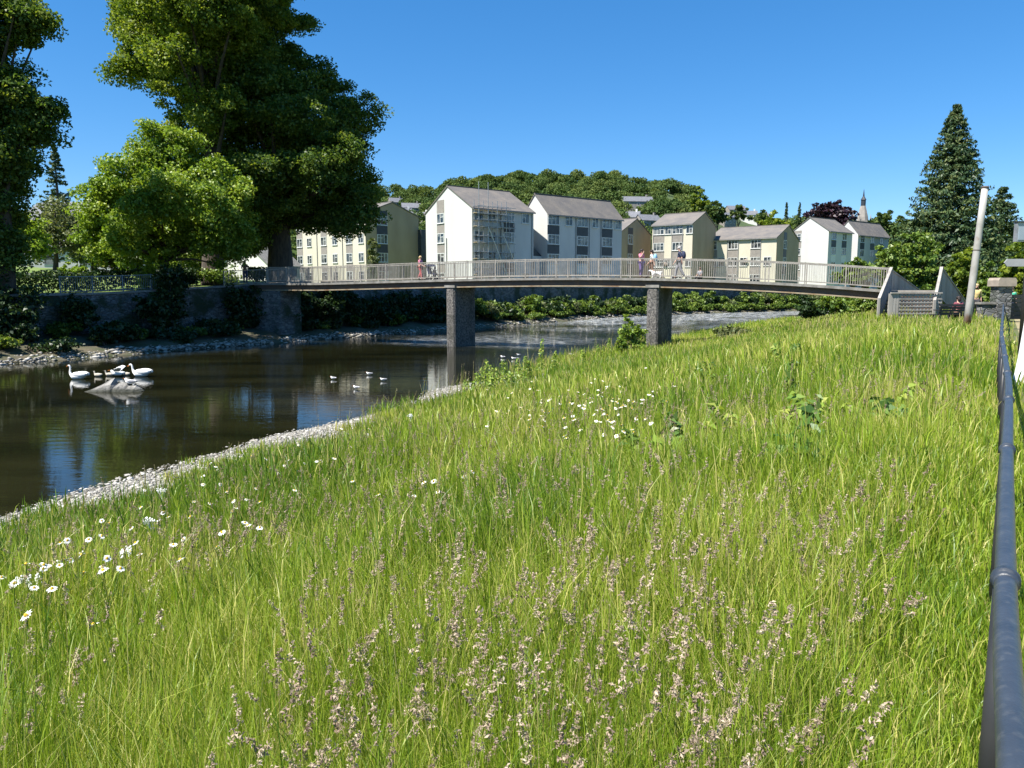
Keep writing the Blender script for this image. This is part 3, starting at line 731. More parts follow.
def person(label, loc, rz, h=1.7, top='pink', legs='dark', hair='dark', stride=.0, arms='down', sit=False, long=False, pack=None, shorts=False, group=None):
    """faces local +Y"""
    root = thing('person', label, 'person', loc, rz, group); k = h / 1.72
    V = lambda x, y, z: Vector((x * k, y * k, z * k))
    dz = -.48 if sit else 0.0
    P = [V(0, 0, .95 + dz), V(0, .0, 1.14 + dz), V(0, .0, 1.34 + dz), V(0, .0, 1.47 + dz), V(0, .03, 1.57 + dz), V(0, .03, 1.70 + dz)]
    E_ = [(0, 1), (1, 2), (2, 3), (3, 4), (4, 5)]; Rr = [.125, .115, .125, .055, .085, .075]
    idx = {}
    def add(p, parent, r): P.append(p); E_.append((parent, len(P) - 1)); Rr.append(r); return len(P) - 1
    for sgn, nm in ((-1, 'l'), (1, 'r')):
        sh_ = add(V(sgn * .17, 0, 1.41 + dz), 2, .06)
        if arms == 'rail': el = V(sgn * .23, .12, 1.18 + dz); wr = V(sgn * .17, .34, 1.10 + dz)
        elif arms == 'push': el = V(sgn * .21, .10, 1.14 + dz); wr = V(sgn * .18, .36, 1.02 + dz)
        elif arms == 'up' and sgn > 0: el = V(.24, .14, 1.22 + dz); wr = V(.12, .22, 1.46 + dz)
        elif sit: el = V(sgn * .22, .08, 1.16 + dz); wr = V(sgn * .14, .32, 1.02 + dz)
        else: q = sgn * stride; el = V(sgn * .23, -.02 + q * .22, 1.13); wr = V(sgn * .24, .05 + q * .42, .89)
        e = add(el, sh_, .045); w_ = add(wr, e, .032); d = (wr - el).normalized(); hd = add(wr + d * .07 * k, w_, .036)
        idx[nm] = (sh_, e, w_)
        sd = d.cross(Vector((0, 1, 0))) if abs(d.y) < .9 else Vector((1, 0, 0)); sd.normalize()
        for j in range(4): add(wr + d * (.13 + (.02, .03, .02, 0)[j]) * k + sd * (j - 1.5) * .022 * k, hd, .0095)
        add(wr + d * .07 * k + sd * .06 * k, w_, .011)
    for sgn, nm in ((-1, 'L'), (1, 'R')):
        hp = add(V(sgn * .09, 0, .90 + dz), 0, .095)
        if sit: kn = V(sgn * .11, .42, .46); an = V(sgn * .11, .46, .08); toe = V(sgn * .12, .62, .04)
        else:
            q = sgn * stride; kn = V(sgn * .10, .04 + q * .24, .50); an = V(sgn * .10, q * .42 - (.08 if q < 0 else 0), .09 + (.05 if q < 0 else 0)); toe = an + V(.01 * sgn, .16, -.05)
        kk = add(kn, hp, .062); a = add(an, kk, .042); tt_ = add(toe, a, .034); idx[nm] = (hp, kk, a, tt_)
    skin('body', P, E_, [r * k for r in Rr], M['skin'], root)
    # clothes follow the same skeleton, a little larger
    def part(name, ids, edges, rad, mat): skin(name, [P[i] for i in ids], edges, [r * k for r in rad], mat, root)
    l, r_ = idx['l'], idx['r']
    part('shirt', [0, 1, 2, l[0], l[1], r_[0], r_[1]], [(0, 1), (1, 2), (2, 3), (3, 4), (2, 5), (5, 6)], [.140, .135, .150, .078, .058, .078, .058], CL[top])
    L, R_ = idx['L'], idx['R']
    if shorts: part('shorts', [0, L[0], L[1], R_[0], R_[1]], [(0, 1), (1, 2), (0, 3), (3, 4)], [.142, .112, .085, .112, .085], CL[legs])
    else: part('trousers', [0, L[0], L[1], L[2], R_[0], R_[1], R_[2]], [(0, 1), (1, 2), (2, 3), (0, 4), (4, 5), (5, 6)], [.142, .112, .078, .062, .112, .078, .062], CL[legs])
    for q in (L, R_): part('shoe', [q[2], q[3]], [(0, 1)], [.05, .045], CL['dark'])
    c = P[4] + V(0, -.012, .085); mb = MB(); mb.ball(c, (.105 * k, .115 * k, .095 * k), 12, 8); mb.ball(c + V(0, -.06, -.07), (.095 * k, .06 * k, .11 * k), 10, 7)
    if long: mb.tube([c + V(0, -.06, 0), c + V(0, -.11, -.16), c + V(0, -.10, -.30)], [.09 * k, .085 * k, .04 * k], 9)
    mb.build('hair', HAIR[hair], root, smooth=True)
    f = P[4] + V(0, .085, .055)
    MB().tube([f + V(0, .0, .02), f + V(0, .028, -.02), f + V(0, .0, -.03)], [.008 * k, .016 * k, .01 * k], 6).build('nose', M['skin'], root)
    for sx in (-.033, .033): MB().ball(f + V(sx, .002, .022), .011 * k, 7, 5).build('eye', CL['dark'], root)
    MB().bar(f + V(-.025, .003, -.058), f + V(.025, .003, -.058), .012 * k, .008 * k).build('mouth', CL['maroon'], root)
    if pack:
        mb = MB(); mb.ball(V(0, -.21, 1.24 + dz), (.17 * k, .13 * k, .25 * k), 12, 8); mb.build('backpack', CL[pack], root, smooth=True)
    return root

def on_bridge(u, off):
    Y = Zd(u); q = (BL.y - Y) / (BL.y - BR.y) * BLEN
    for _ in range(8):
        p = bp_(q, off); q += (u - proj_u(p)) * .05
    return bp_(q, off, -.02)
ang = math.atan2(AX.y, AX.x)
person('person in a pink top and dark trousers standing at the bridge railing ', on_bridge(641, .55), ang - math.pi / 2 - .5, 1.68, 'pink', 'purple', 'dark', .1, 'up', long=True)
person('person in a white shirt and shorts with a pale blue backpack walking across the bridge', on_bridge(651.5, .9), ang + math.pi / 2, 1.66, 'white', 'brown', 'dark', .6, 'down', pack='blue', shorts=True)
person('tall person in a navy jacket with a navy rucksack walking across the bridge', on_bridge(679, .8), ang + math.pi / 2 + .15, 1.86, 'navy', 'grey', 'grey', .5, 'down', pack='navy')
pp = on_bridge(420.5, .9)
person('person in pink clothes wheeling a dark pushchair on the left half of the bridge', pp, ang - math.pi / 2, 1.62, 'pink', 'red', 'fair', .4, 'push')
# pushchair
PC = pp + AX * .95; pc = thing('pushchair', 'dark folding pushchair on the bridge in front of the person in pink', 'pushchair', PC, ang)
for y in (-.24, .24):
    MB().tube([(-.5, y, 1.0), (-.35, y, .95), (.3, y, .22)], .016, 6).build('side_tube', M['black_metal'], pc)
    for x in (-.28, .34): MB().tube([(x, y - .025, .12), (x, y + .025, .12)], [.12, .12], 14).build('wheel', M['black_metal'], pc)
    MB().tube([(.25, y, .75), (-.28, y, .14)], .016, 6).build('cross_tube', M['black_metal'], pc)
MB().tube([(-.5, -.24, 1.0), (-.5, .24, 1.0)], .018, 6).build('handle', M['black_metal'], pc)
mb = MB(); mb.prism([(-.25, -.2, .42), (.25, -.2, .36), (.27, -.2, .42), (-.12, -.2, .50), (-.32, -.2, .95), (-.38, -.2, .93)], (0, .4, 0)); mb.build('seat', CL['navy'], pc)
mb = MB(); mb.prism([(-.36, -.23, .95), (-.22, -.23, 1.06), (.02, -.23, 1.05), (.16, -.23, .92), (.10, -.23, .92), (-.30, -.23, .92)], (0, .46, 0)); mb.build('hood', CL['navy'], pc)
# a low group on the bridge: a seated child
person('small child in dark clothes sitting on the bridge deck near the right railing post', on_bridge(700, .7) - Vector((0, 0, .22)), ang + 2.6, 1.25, 'grey', 'dark', 'brown', 0, sit=True)
# small white dog at the heel of the walker
def dog(label, loc, rz):
    r = thing('dog', label, 'dog', loc, rz)
    P = [(-.22, 0, .30), (0, 0, .31), (.2, 0, .32), (.32, 0, .42), (.40, 0, .46), (.50, 0, .43), (-.34, 0, .40), (.2, .07, .16), (.21, .07, .02), (.2, -.07, .16), (.23, -.07, .02), (-.22, .07, .22), (-.28, .07, .13), (-.25, .07, .02), (-.22, -.07, .22), (-.26, -.07, .13), (-.22, -.07, .02)]
    E_ = [(0, 1), (1, 2), (2, 3), (3, 4), (4, 5), (0, 6), (2, 7), (7, 8), (2, 9), (9, 10), (0, 11), (11, 12), (12, 13), (0, 14), (14, 15), (15, 16)]
    skin('body', P, E_, [.085, .085, .095, .06, .06, .03, .02, .04, .025, .04, .025, .05, .03, .025, .05, .03, .025], M['feather'], r)
    for y in (-.04, .04): MB().prism([(.36, y, .50), (.42, y, .50), (.37, y * 1.8, .58)], (0, .015, 0)).build('ear', CL['brown'], r)
dog('small white dog walking at the heels of the person with the pale blue backpack', on_bridge(656.5, .75), ang + math.pi)
person('person in brown leaning on the pale railing at the left end of the bridge', bp_(-6.3, .7, -.02) + Vector((-1.6, .2, -.05)), math.pi + .3, 1.7, 'brown', 'navy', 'brown', 0, 'rail')
x_, y_ = ts2xy(68, float(sF(68)) + 8.5)
person('person in dark clothes walking on the street seen beneath the bridge', (atY(435, 288, 78).x, atY(435, 288, 78).y, gz(*atY(435, 288, 78).xy)), -1.2, 1.72, 'dark', 'dark', 'dark', .5)
# people at the right-hand end
person('person in maroon seated on the black bench', BP + Vector((.30, .30, .02)), R(8), 1.70, 'maroon', 'dark', 'dark', 0, sit=True)
q = base_at(976.5, 39.5, 0); person('person in a straw yellow top and dark trousers standing behind the leaning white pole', q, math.pi - .3, 1.82, 'yellow', 'dark', 'fair', .15, pack='dark')
q = atY(1012, 288, 40.5); q.z = -.02; person('person in a bright green top behind the dark barrier at the stone pillar', q, 2.6, 1.68, 'green', 'navy', 'brown', .2)

# ------------------------------------------------------------------ birds and rock
def swan(label, loc, rz, sc=1.0, headlow=False):
    r = thing('swan', label, 'swan', loc, rz); r.scale = (sc,) * 3
    P = [(0, 0, .16), (.30, 0, .20), (.55, 0, .30), (.70, 0, .40), (-.28, 0, .17), (-.44, 0, .26), (-.50, 0, .44), (-.46, 0, .62), (-.45, 0, .76), (-.52, 0, .84), (-.60, 0, .81)]
    if headlow: P[6:] = [(-.50, 0, .40), (-.52, 0, .56), (-.56, 0, .68), (-.64, 0, .70), (-.71, 0, .63)]
    skin('body', P, [(0, 1), (1, 2), (2, 3), (0, 4), (4, 5), (5, 6), (6, 7), (7, 8), (8, 9), (9, 10)], [(.25, .22), (.23, .19), (.12, .09), .03, (.20, .18), .10, .058, .05, .052, .062, .045], M['feather'], r, 2)
    for sy in (-1, 1):
        mb = MB(); mb.ball((.16, sy * .17, .30), (.42, .085, .16), 12, 8, lambda d: 1 + .25 * max(0, d.x)); mb.build('wing', M['feather'], r, smooth=True)
    h = Vector(P[-1]); d = Vector((-.8, 0, -.45)).normalized()
    MB().tube([h + d * .02, h + d * .07, h + d * .13], [.034, .026, .014], 8).build('bill', M['bill'], r, smooth=True)
    MB().ball(h + Vector((-.015, 0, .045)), (.022, .016, .016), 7, 5).build('bill_knob', M['blackskin'], r)
    return r
def cygnet(label, loc, rz, sc=1.0, group=None):
    r = thing('cygnet', label, 'cygnet', loc, rz, group); r.scale = (sc,) * 3
    skin('body', [(0, 0, .08), (.16, 0, .10), (.28, 0, .15), (-.14, 0, .10), (-.20, 0, .20), (-.20, 0, .28), (-.25, 0, .32)], [(0, 1), (1, 2), (0, 3), (3, 4), (4, 5), (5, 6)], [.12, .10, .03, .09, .042, .036, .042], M['cygnet'], r, 2)
    MB().tube([(-.28, 0, .315), (-.36, 0, .295)], [.018, .008], 7).build('bill', M['blackskin'], r)
    return r
W0 = lambda u, v: atZ(u, v, WATER)
swan('white swan with upright neck swimming alone left of the cygnets', W0(78, 379), -.1, .70)
swan('white swan with arched neck swimming behind the rock', W0(141, 376.5), -.15, .76, True)
cygnet('grey cygnet swimming just behind the lone white swan', W0(98, 376.5), -.1, .75)
cygnet('grey cygnet in front of the preening white bird', W0(109.5, 376), .1, .75)
cygnet('grey cygnet close before the swan with arched neck', W0(126, 375.5), -.2, .75)
def gull(label, loc, rz, sc=1.0, group=None, wings=False):
    r = thing('gull', label, 'gull', loc, rz, group); r.scale = (sc,) * 3
    skin('body', [(0, 0, .09), (.14, 0, .11), (.26, 0, .14), (-.10, 0, .12), (-.15, 0, .19), (-.18, 0, .22)], [(0, 1), (1, 2), (0, 3), (3, 4), (4, 5)], [.085, .065, .02, .07, .045, .045], M['feather'], r, 2)
    gm = CL['grey']
    for sy in (-1, 1):
        mb = MB()
        if wings: mb.prism([(-.08, sy * .06, .17), (.10, sy * .06, .17), (.22, sy * .35, .30), (.12, sy * .42, .33), (-.04, sy * .25, .27)], (0, 0, .015))
        else: mb.ball((.10, sy * .065, .13), (.18, .025, .05), 9, 6)
        mb.build('wing', M['feather'] if wings else gm, r)
    MB().tube([(-.21, 0, .22), (-.27, 0, .205)], [.014, .005], 6).build('bill', M['bill'], r)
    return r
gull('white bird preening with spread wings between two cygnets', W0(117, 376.5), .3, 1.3, None, True)
for (u, v, lb) in ((333, 379.5, 'white gull floating alone left of the pier reflections'), (369, 375, 'white gull floating upright beside the pale building reflection'), (383, 381, 'gull floating low to the right of the pale reflection'), (502.5, 358, 'leftmost of three gulls floating right of the left pier'), (513.5, 359.5, 'middle of three gulls floating right of the left pier'), (518.5, 356, 'farthest of three gulls floating right of the left pier'), (571, 355.5, 'gull floating near the bank towards the right pier'), (356, 389, 'small gull nearest the near shore left of the left pier')):
    gull(lb, W0(u, v), rng.uniform(-.6, .6), .62)
# rock in the river
rk = W0(113, 391); ro = thing('river_rock', 'pale grey pointed rock rising from the river beside the swans', 'rock', rk)
def rockmb(pts_top, wdt, off):
    mb = MB(); n = len(pts_top)
    vs = []
    for (x, z) in pts_top:
        vs += [(x, -wdt * (.5 + .5 * (1 - z)), -.35), (x, -wdt * .45, z * .55), (x + .03, 0.05, z), (x, wdt * .5, z * .5), (x, wdt * .8, -.35)]
    fs = []
    for i in range(n - 1):
        for j in range(4): fs.append((i * 5 + j, (i + 1) * 5 + j, (i + 1) * 5 + j + 1, i * 5 + j + 1))
    fs += [tuple(range(5)), tuple(range((n - 1) * 5, n * 5))]
    mb.add(vs, fs); mb.v = [v + Vector(off) for v in mb.v]; return mb
rockmb([(-1.0, -.02), (-.75, .10), (-.4, .26), (-.1, .44), (.05, .50), (.14, .26), (.3, .34), (.52, .28), (.8, .05)], .55, (0, 0, 0)).build('main_boulder', M['wetrock'], ro)
rockmb([(-.3, .0), (-.1, .2), (.2, .24), (.45, .02)], .35, (.72, -.1, 0)).build('side_boulder', M['wetrock'], ro)
gull('white gull standing on the rock with the swans behind', rk + Vector((.66, .0, .24)), -.2, 1.1)

# ------------------------------------------------------------------ cars in the street beyond
def car(label, loc, rz, paint, van=False, group=None):
    r = thing('parked_van' if van else 'parked_car', label, 'van' if van else 'car', loc, rz, group)
    H = 2.0 if van else 1.45
    pr = [(-2.1, .35), (-2.15, .75), (-1.9, .9), (-1.0, .98), (-.35, H), (1.5 if not van else 2.15, H - .02), (2.05 if not van else 2.2, .95), (2.12, .4), (1.7, .25), (-1.8, .25)]
    mb = MB(); mb.prism([(x, -.85, z) for x, z in pr], (0, 1.7, 0)); b = mb.build('body', paint, r)
    for sy in (-.862, .852):
        MB().prism([(-.85, sy, 1.02), (-.3, sy, H - .1), (.45, sy, H - .1), (.45, sy, 1.02)], (0, .01, 0)).build('window', M['glass'], b)
        if not van: MB().prism([(.55, sy, 1.02), (.55, sy, H - .1), (1.4, sy, H - .12), (1.8, sy, 1.02)], (0, .01, 0)).build('window', M['glass'], b)
    for x in (-1.35, 1.35):
        for y in (-.87, .70):
            w_ = MB().tube([(x, y, .32), (x, y + .17, .32)], [.32, .32], 16).build('wheel', M['black_metal'], r)
            MB().tube([(x, y - .006, .32), (x, y + .176, .32)], [.19, .19], 12).build('rim', M['galv'], w_)
    for y in (-.6, .6): MB().box((-2.18, y - .15, .62), (-2.12, y + .15, .76)).build('headlight', M['frame'], r)
cp = [simple('white_car_paint', (.75, .75, .74), (.72, .72, .71), .3, 2, spec=.6), simple('red_car_paint', (.35, .04, .03), (.32, .035, .03), .3, 2, spec=.6), simple('silver_car_paint', (.45, .46, .48), (.42, .43, .45), .3, 2, spec=.6), simple('blue_car_paint', (.03, .06, .16), (.03, .05, .14), .3, 2, spec=.6)]
dang = math.atan2(D[1], D[0])
for (u, Y, k, van, lb) in ((560, 108, 3, False, 'dark blue car parked in the street before the long white flats'),):
    p = atY(u, 288, Y); z = gz(p.x, p.y) + .05
    car(lb, Vector((p.x, p.y, z)), dang + .1, cp[k], van)
# ------------------------------------------------------------------ blocks of flats
def solve_len(C, d, ut, lo=.5, hi=60):
    s0 = proj_u(C + d * lo) < ut
    for _ in range(50):
        m = (lo + hi) / 2
        if (proj_u(C + d * m) < ut) == s0: lo = m
        else: hi = m
    return lo

class Block: pass
def block(label, u, Y, ve, f, g, uf, ug, vp, wall, gable=None, zg=1.2, L=None, W=None, group='blocks of riverside flats'):
    b = Block(); C = atY(u, ve, Y); b.f = Vector((*f, 0)).normalized(); b.g = Vector((*g, 0)).normalized()
    b.L = L or solve_len(C, b.f, uf); b.W = W or solve_len(C, b.g, ug)
    b.ze = C.z; mid = C + b.g * b.W / 2; b.zr = atY(proj_u(mid), vp, mid.y).z
    b.o = Vector((C.x, C.y, zg)); b.zg = zg
    b.root = thing('block_of_flats', label, 'block of flats', b.o, 0, group)
    b.P = lambda a, d, z: Vector((C.x, C.y, 0)) + b.f * a + b.g * d + Vector((0, 0, z))
    mb = MB(b.o)
    pent = lambda a, e=0: [b.P(a, e, zg - 1), b.P(a, b.W - e, zg - 1), b.P(a, b.W - e, b.ze), b.P(a, b.W / 2, b.zr), b.P(a, e, b.ze)]
    mb.prism(pent(0.03), b.f * (b.L - .03)); mb.build('wall', wall, b.root)
    mb = MB(b.o); mb.prism(pent(0.0, .0), b.f * .029); mb.build('gable_wall', gable or wall, b.root)
    sl = (b.zr - b.ze) / (b.W / 2); mb = MB(b.o); o_ = .35
    for sgn in (0, 1):
        D_ = (lambda d: d) if sgn == 0 else (lambda d: b.W - d)
        poly = [b.P(-.12, D_(-o_), b.ze - o_ * sl + .02), b.P(-.12, D_(b.W / 2), b.zr + .02), b.P(-.12, D_(b.W / 2), b.zr + .22), b.P(-.12, D_(-o_), b.ze - o_ * sl + .17)]
        mb.prism(poly, b.f * (b.L + .24))
    b.roof = mb.build('roof', M['roof'], b.root)
    mb = MB(b.o); mb.bar(b.P(-.12, b.W / 2, b.zr + .24), b.P(b.L + .12, b.W / 2, b.zr + .24), .3, .12); mb.build('ridge', M['roof'], b.roof)
    MB(b.o).bar(b.P(-.1, -o_ - .05, b.ze - o_ * sl + .03), b.P(b.L + .1, -o_ - .05, b.ze - o_ * sl + .03), .1, .12).build('gutter', M['downpipe'], b.root)
    return b

def window(b, c, dr, n, w, h, mull=1, trans=False):
    """c = lower middle of the window on the wall face, dr along the wall, n outward"""
    dr = Vector(dr); n = Vector(n); Z = Vector((0, 0, 1)); mb = MB(b.o); t = .09
    lo, hi = c - dr * w / 2, c + dr * w / 2
    e = n * .045
    mb.bar(lo + Z * t / 2 + e, hi + Z * t / 2 + e, .09, t); mb.bar(lo + Z * (h - t / 2) + e, hi + Z * (h - t / 2) + e, .09, t)
    mb.bar(lo + dr * t / 2 + Z * t + e, lo + dr * t / 2 + Z * (h - t) + e, t, .09, up=n); mb.bar(hi - dr * t / 2 + Z * t + e, hi - dr * t / 2 + Z * (h - t) + e, t, .09, up=n)
    for k in range(mull):
        p = lo + dr * w * (k + 1) / (mull + 1) + e
        mb.bar(p + Z * t, p + Z * (h - t), t * .9, .08, up=n)
    if trans: mb.bar(lo + dr * t + Z * h * .62 + e, lo + dr * w * .5 + Z * h * .62 + e, .08, t * .8)
    mb.bar(lo - dr * .06 + n * .08 - Z * .03, hi + dr * .06 + n * .08 - Z * .03, .16, .06)
    fr = mb.build('window', M['frame'], b.root)
    mb = MB(b.o); mb.prism([lo + dr * t + Z * t + n * .012, hi - dr * t + Z * t + n * .012, hi - dr * t + Z * (h - t) + n * .012, lo + dr * t + Z * (h - t) + n * .012], n * .02)
    mb.build('pane', M['glass'], fr)

def panel(b, c, dr, n, w, h, mat, name='panel', th=.03):
    dr = Vector(dr); n = Vector(n); Z = Vector((0, 0, 1)); lo, hi = c - dr * w / 2, c + dr * w / 2
    mb = MB(b.o); mb.prism([lo + n * .004, hi + n * .004, hi + Z * h + n * .004, lo + Z * h + n * .004], n * th); return mb.build(name, mat, b.root)

def facade(b, side, cols, n, mats=('greypanel',), wh=1.35):
    """side 'front' (outward -g) or 'gable' (outward -f); cols: (position 0..1, width, kind, floors)"""
    H = (b.ze - b.zg) / n
    for (x, w, kind, fl) in cols:
        if side == 'front': base, dr, nn, span = (lambda a, z: b.P(a, 0, z)), b.f, -b.g, b.L
        else: base, dr, nn, span = (lambda a, z: b.P(0, a, z)), b.g, -b.f, b.W
        a = x * span
        if kind == 'strip':
            for k in range(n):
                z = b.zg + H * k + H * .42
                c = base(a, z)
                if fl is None or k in fl: window(b, c, dr, nn, w - .1, H * .5, 1 if w < 2 else 2, True)
                if k < n - 1: panel(b, base(a, z + H * .5 + .04), dr, nn, w, H * .5 - .12, M[mats[k % len(mats)]])
                else:
                    top = b.ze if side == 'front' else b.ze + (b.zr - b.ze) * (1 - abs(a - b.W / 2) / (b.W / 2)) - .6
                    if top - (z + H * .5) > .25: panel(b, base(a, z + H * .5 + .04), dr, nn, w, top - z - H * .5 - .06, M[mats[-1]])
            panel(b, base(a, b.zg + .1), dr, nn, w, H * .42 - .14, M[mats[0]])
        else:
            for k in (fl if fl is not None else range(n)):
                window(b, base(a, b.zg + H * k + H * .42), dr, nn, w, H * .5 if w > .9 else H * .4, 1, True)
def pipes(b, xs):
    for x in xs: MB(b.o).tube([b.P(x * b.L, -.09, b.zg), b.P(x * b.L, -.09, b.ze - .1)], .06, 6).build('downpipe', M['downpipe'], b.root)
def dishes(b, pts):
    for x, z in pts:
        c = b.P(x * b.L, -.35, z); mb = MB(b.o)
        mb.tube([c + Vector((0, 0, 0)), c - b.g * .12], [.42, .12], 10); mb.bar(c, c + b.g * .35, .05, .05); mb.build('satellite_dish', M['dish'], b.root)

RF, RG = (.78, .63), (-.63, .78)
FF, FG = (-.8, .6), (.6, .8)
a = block('cream flats behind the big tree, tan gable end beside the scaffolded block', 365, 127, 213, (-.72, .69), (.69, .72), 296, 418.5, 203, M['cream_wall'], M['tan_wall'], 1.6)
facade(a, 'front', [(.06, 1.5, 's', None), (.22, 1.9, 'strip', None), (.42, 1.5, 's', None), (.58, 1.9, 'strip', None), (.80, 1.5, 's', None), (.95, 1.9, 'strip', None)], 4)
facade(a, 'gable', [(.30, 2.2, 'strip', None)], 4, ('darkpanel',))
pipes(a, (.31, .68))
mb = MB(a.o)
for z in (6.3,): mb.prism([a.P(-.9, a.W - .2, z), a.P(-.9, a.W + 3.6, z), a.P(-.9, a.W + 3.6, z + 5.4), a.P(-.9, a.W - .2, z + 5.4)], a.f * .9)
mb.build('stair_link', M['darkpanel'], a.root)

b_ = block('white gable-ended flats with scaffolding up its river front', 472, 107, 207.5, RF, RG, 533.5, 425.7, 187, M['white_wall'], M['white_wall'])
facade(b_, 'front', [(.10, 1.6, 's', None), (.30, 1.5, 's', None), (.59, 2.0, 'strip', None), (.86, 1.4, 's', (0, 3))], 4, ('darkpanel', 'white_wall', 'darkpanel'))
facade(b_, 'gable', [(.66, 1.9, 'strip', None)], 4, ('greypanel',))
pipes(b_, (.45, .97)); MB(b_.o).tube([b_.P(-.09, b_.W * .53, b_.zg), b_.P(-.09, b_.W * .53, b_.zg + 7.6)], .07, 6).build('downpipe', M['downpipe'], b_.root)
panel(b_, b_.P(b_.L * .40, 0, b_.zg), b_.f, -b_.g, 1.1, 2.3, M['frame'], 'door', .06)
c_ = block('long white flats with three dark-panelled window bays right of the scaffolding', 547.5, 116, 213, RF, RG, 622, 523, 195, M['white_wall'], M['white_wall'])
facade(c_, 'front', [(.075, 2.4, 'strip', None), (.27, 1.5, 's', (0, 3)), (.45, 2.4, 'strip', None), (.62, 1.4, 's', (0, 3)), (.79, 2.4, 'strip', None), (.94, 1.4, 's', (0, 3))], 4, ('frame', 'darkpanel', 'darkpanel'))
pipes(c_, (.36, .54, .70))
# low link between the two white blocks
p0 = b_.P(b_.L + .05, 1.0, 0); p1 = c_.P(-.05, 1.0, 0); zk = c_.zg
mb = MB(c_.o); q0, q1 = c_.P(-4.6, 1.2, 0), c_.P(-.02, 1.2, 0)
mb.prism([q0 + Vector((0, 0, zk)), q1 + Vector((0, 0, zk)), q1 + Vector((0, 0, zk + 5.2)), q0 + Vector((0, 0, zk + 5.2))], c_.g * 5); mb.build('link_wing', M['white_wall'], c_.root)
mb = MB(c_.o); mb.prism([q0 + Vector((0, 0, zk + 5.21)), q1 + Vector((0, 0, zk + 5.21)), q0 + Vector((0, 0, zk + 8.8))], c_.g * 5); mb.build('link_roof', M['darkpanel'], c_.root)
window(c_, (q0 + q1) / 2 + Vector((0, 0, zk + 3.2)), c_.f, -c_.g, 1.5, 1.5)

d_ = block('small tan gabled flats tucked between the white and the cream blocks', 621, 141, 232, FF, FG, 600, 651, 219.5, M['tan_wall'], M['tan_wall'])
facade(d_, 'gable', [(.30, 1.9, 'strip', None)], 3, ('darkpanel',))
e_ = block('tall cream flats with grey window bays behind the three people on the bridge', 693, 140, 223.5, FF, FG, 652.5, 716, 213, M['cream_wall'], M['tan_wall'])
facade(e_, 'front', [(.08, 1.3, 's', (0, 1, 3)), (.36, 2.2, 'strip', None), (.60, 1.3, 's', (1, 3)), (.83, 2.2, 'strip', None)], 4)
pipes(e_, (.24, .5, .97)); dishes(e_, [(.28, 6.8), (.64, 6.0), (.7, 3.8)])
f_ = block('lower long cream flats with three grey bays and satellite dishes', 777, 141, 237.5, FF, FG, 708, 799, 225.8, M['cream_wall'], M['tan_wall'])
facade(f_, 'front', [(.12, 1.4, 's', (1,)), (.29, 2.0, 'strip', None), (.46, 1.4, 's', (1,)), (.62, 2.0, 'strip', None), (.79, 1.4, 's', (1,)), (.93, 2.0, 'strip', None)], 3)
facade(f_, 'gable', [(.36, 1.8, 'strip', None)], 3, ('darkpanel',))
pipes(f_, (.22, .54, .7)); dishes(f_, [(.42, 6.6), (.76, 6.7)])
mb = MB(f_.o); q0, q1 = f_.P(f_.L + .02, 1.0, 0), f_.P(f_.L + 3.0, 1.0, 0); zk = f_.zg
mb.prism([q0 + Vector((0, 0, zk)), q1 + Vector((0, 0, zk)), q1 + Vector((0, 0, zk + 7.2)), q0 + Vector((0, 0, zk + 7.2))], f_.g * 5); mb.build('link_wing', M['cream_wall'], f_.root)
mb = MB(f_.o); mb.prism([q0 + Vector((0, 0, zk + 7.21)), q1 + Vector((0, 0, zk + 7.21)), q0 + Vector((0, 0, zk + 10.4))], f_.g * 5); mb.build('link_roof', M['darkpanel'], f_.root)
window(f_, (q0 + q1) / 2 + Vector((0, 0, zk + 4.6)), f_.f, -f_.g, 1.5, 1.3)
g_ = block('white gabled flats below the copper beech with a blank wall to the left', 829, 158, 230.8, RF, RG, 852.5, 791, 218, M['white_wall'], M['white_wall'])
facade(g_, 'front', [(.22, 1.9, 'strip', None), (.66, 1.9, 'strip', None)], 4, ('frame', 'frame', 'darkpanel'))
facade(g_, 'gable', [(.82, 1.9, 'strip', None)], 4, ('greypanel',))
h_ = block('rightmost white flats below the church spire', 858.3, 170, 234, RF, RG, 889, 837, 221.4, M['white_wall'], M['white_wall'])
facade(h_, 'front', [(.14, 1.9, 'strip', None), (.46, 1.9, 'strip', None), (.76, 1.9, 'strip', None)], 4, ('frame', 'frame', 'darkpanel'))

# scaffolding on the river front of the white block
so_ = b_.P(0, -.2, b_.zg)
sc_ = thing('scaffolding', 'tube scaffolding with boarded lifts on the white block', 'scaffolding', so_)
def SPt(a, out, z): return b_.P(a, -out, b_.zg + z)
HT = b_.ze - b_.zg
stda = (.1, 1.7, 3.3, 4.9, 6.3)
for i, x in enumerate(stda):
    for out in (.35, 1.45):
        top = HT + (3.4 if (i in (0, 1) and out > 1) else (1.0 if i < 4 else -1.0))
        MB(so_).tube([SPt(x, out, 0), SPt(x, out, top)], .05, 6).build('standard', M['galv'], sc_)
lifts = [2.2, 4.4, 6.6, 8.8, 10.6]
for z in lifts:
    for out in (.35, 1.45):
        for dz in (0, 1.0):
            MB(so_).tube([SPt(-.2, out, z + dz), SPt(6.6, out, z + dz)], .045, 6).build('ledger', M['galv'], sc_)
    MB(so_).box((0, 0, 0), (0, 0, 0)) if False else None
    mb = MB(so_)
    for k in range(4): mb.bar(SPt(-.15, .5 + .24 * k, z + .09), SPt(6.2 if z < 10 else 5.2, .5 + .24 * k, z + .09), .225, .05)
    mb.build('boards', M['plank'], sc_)
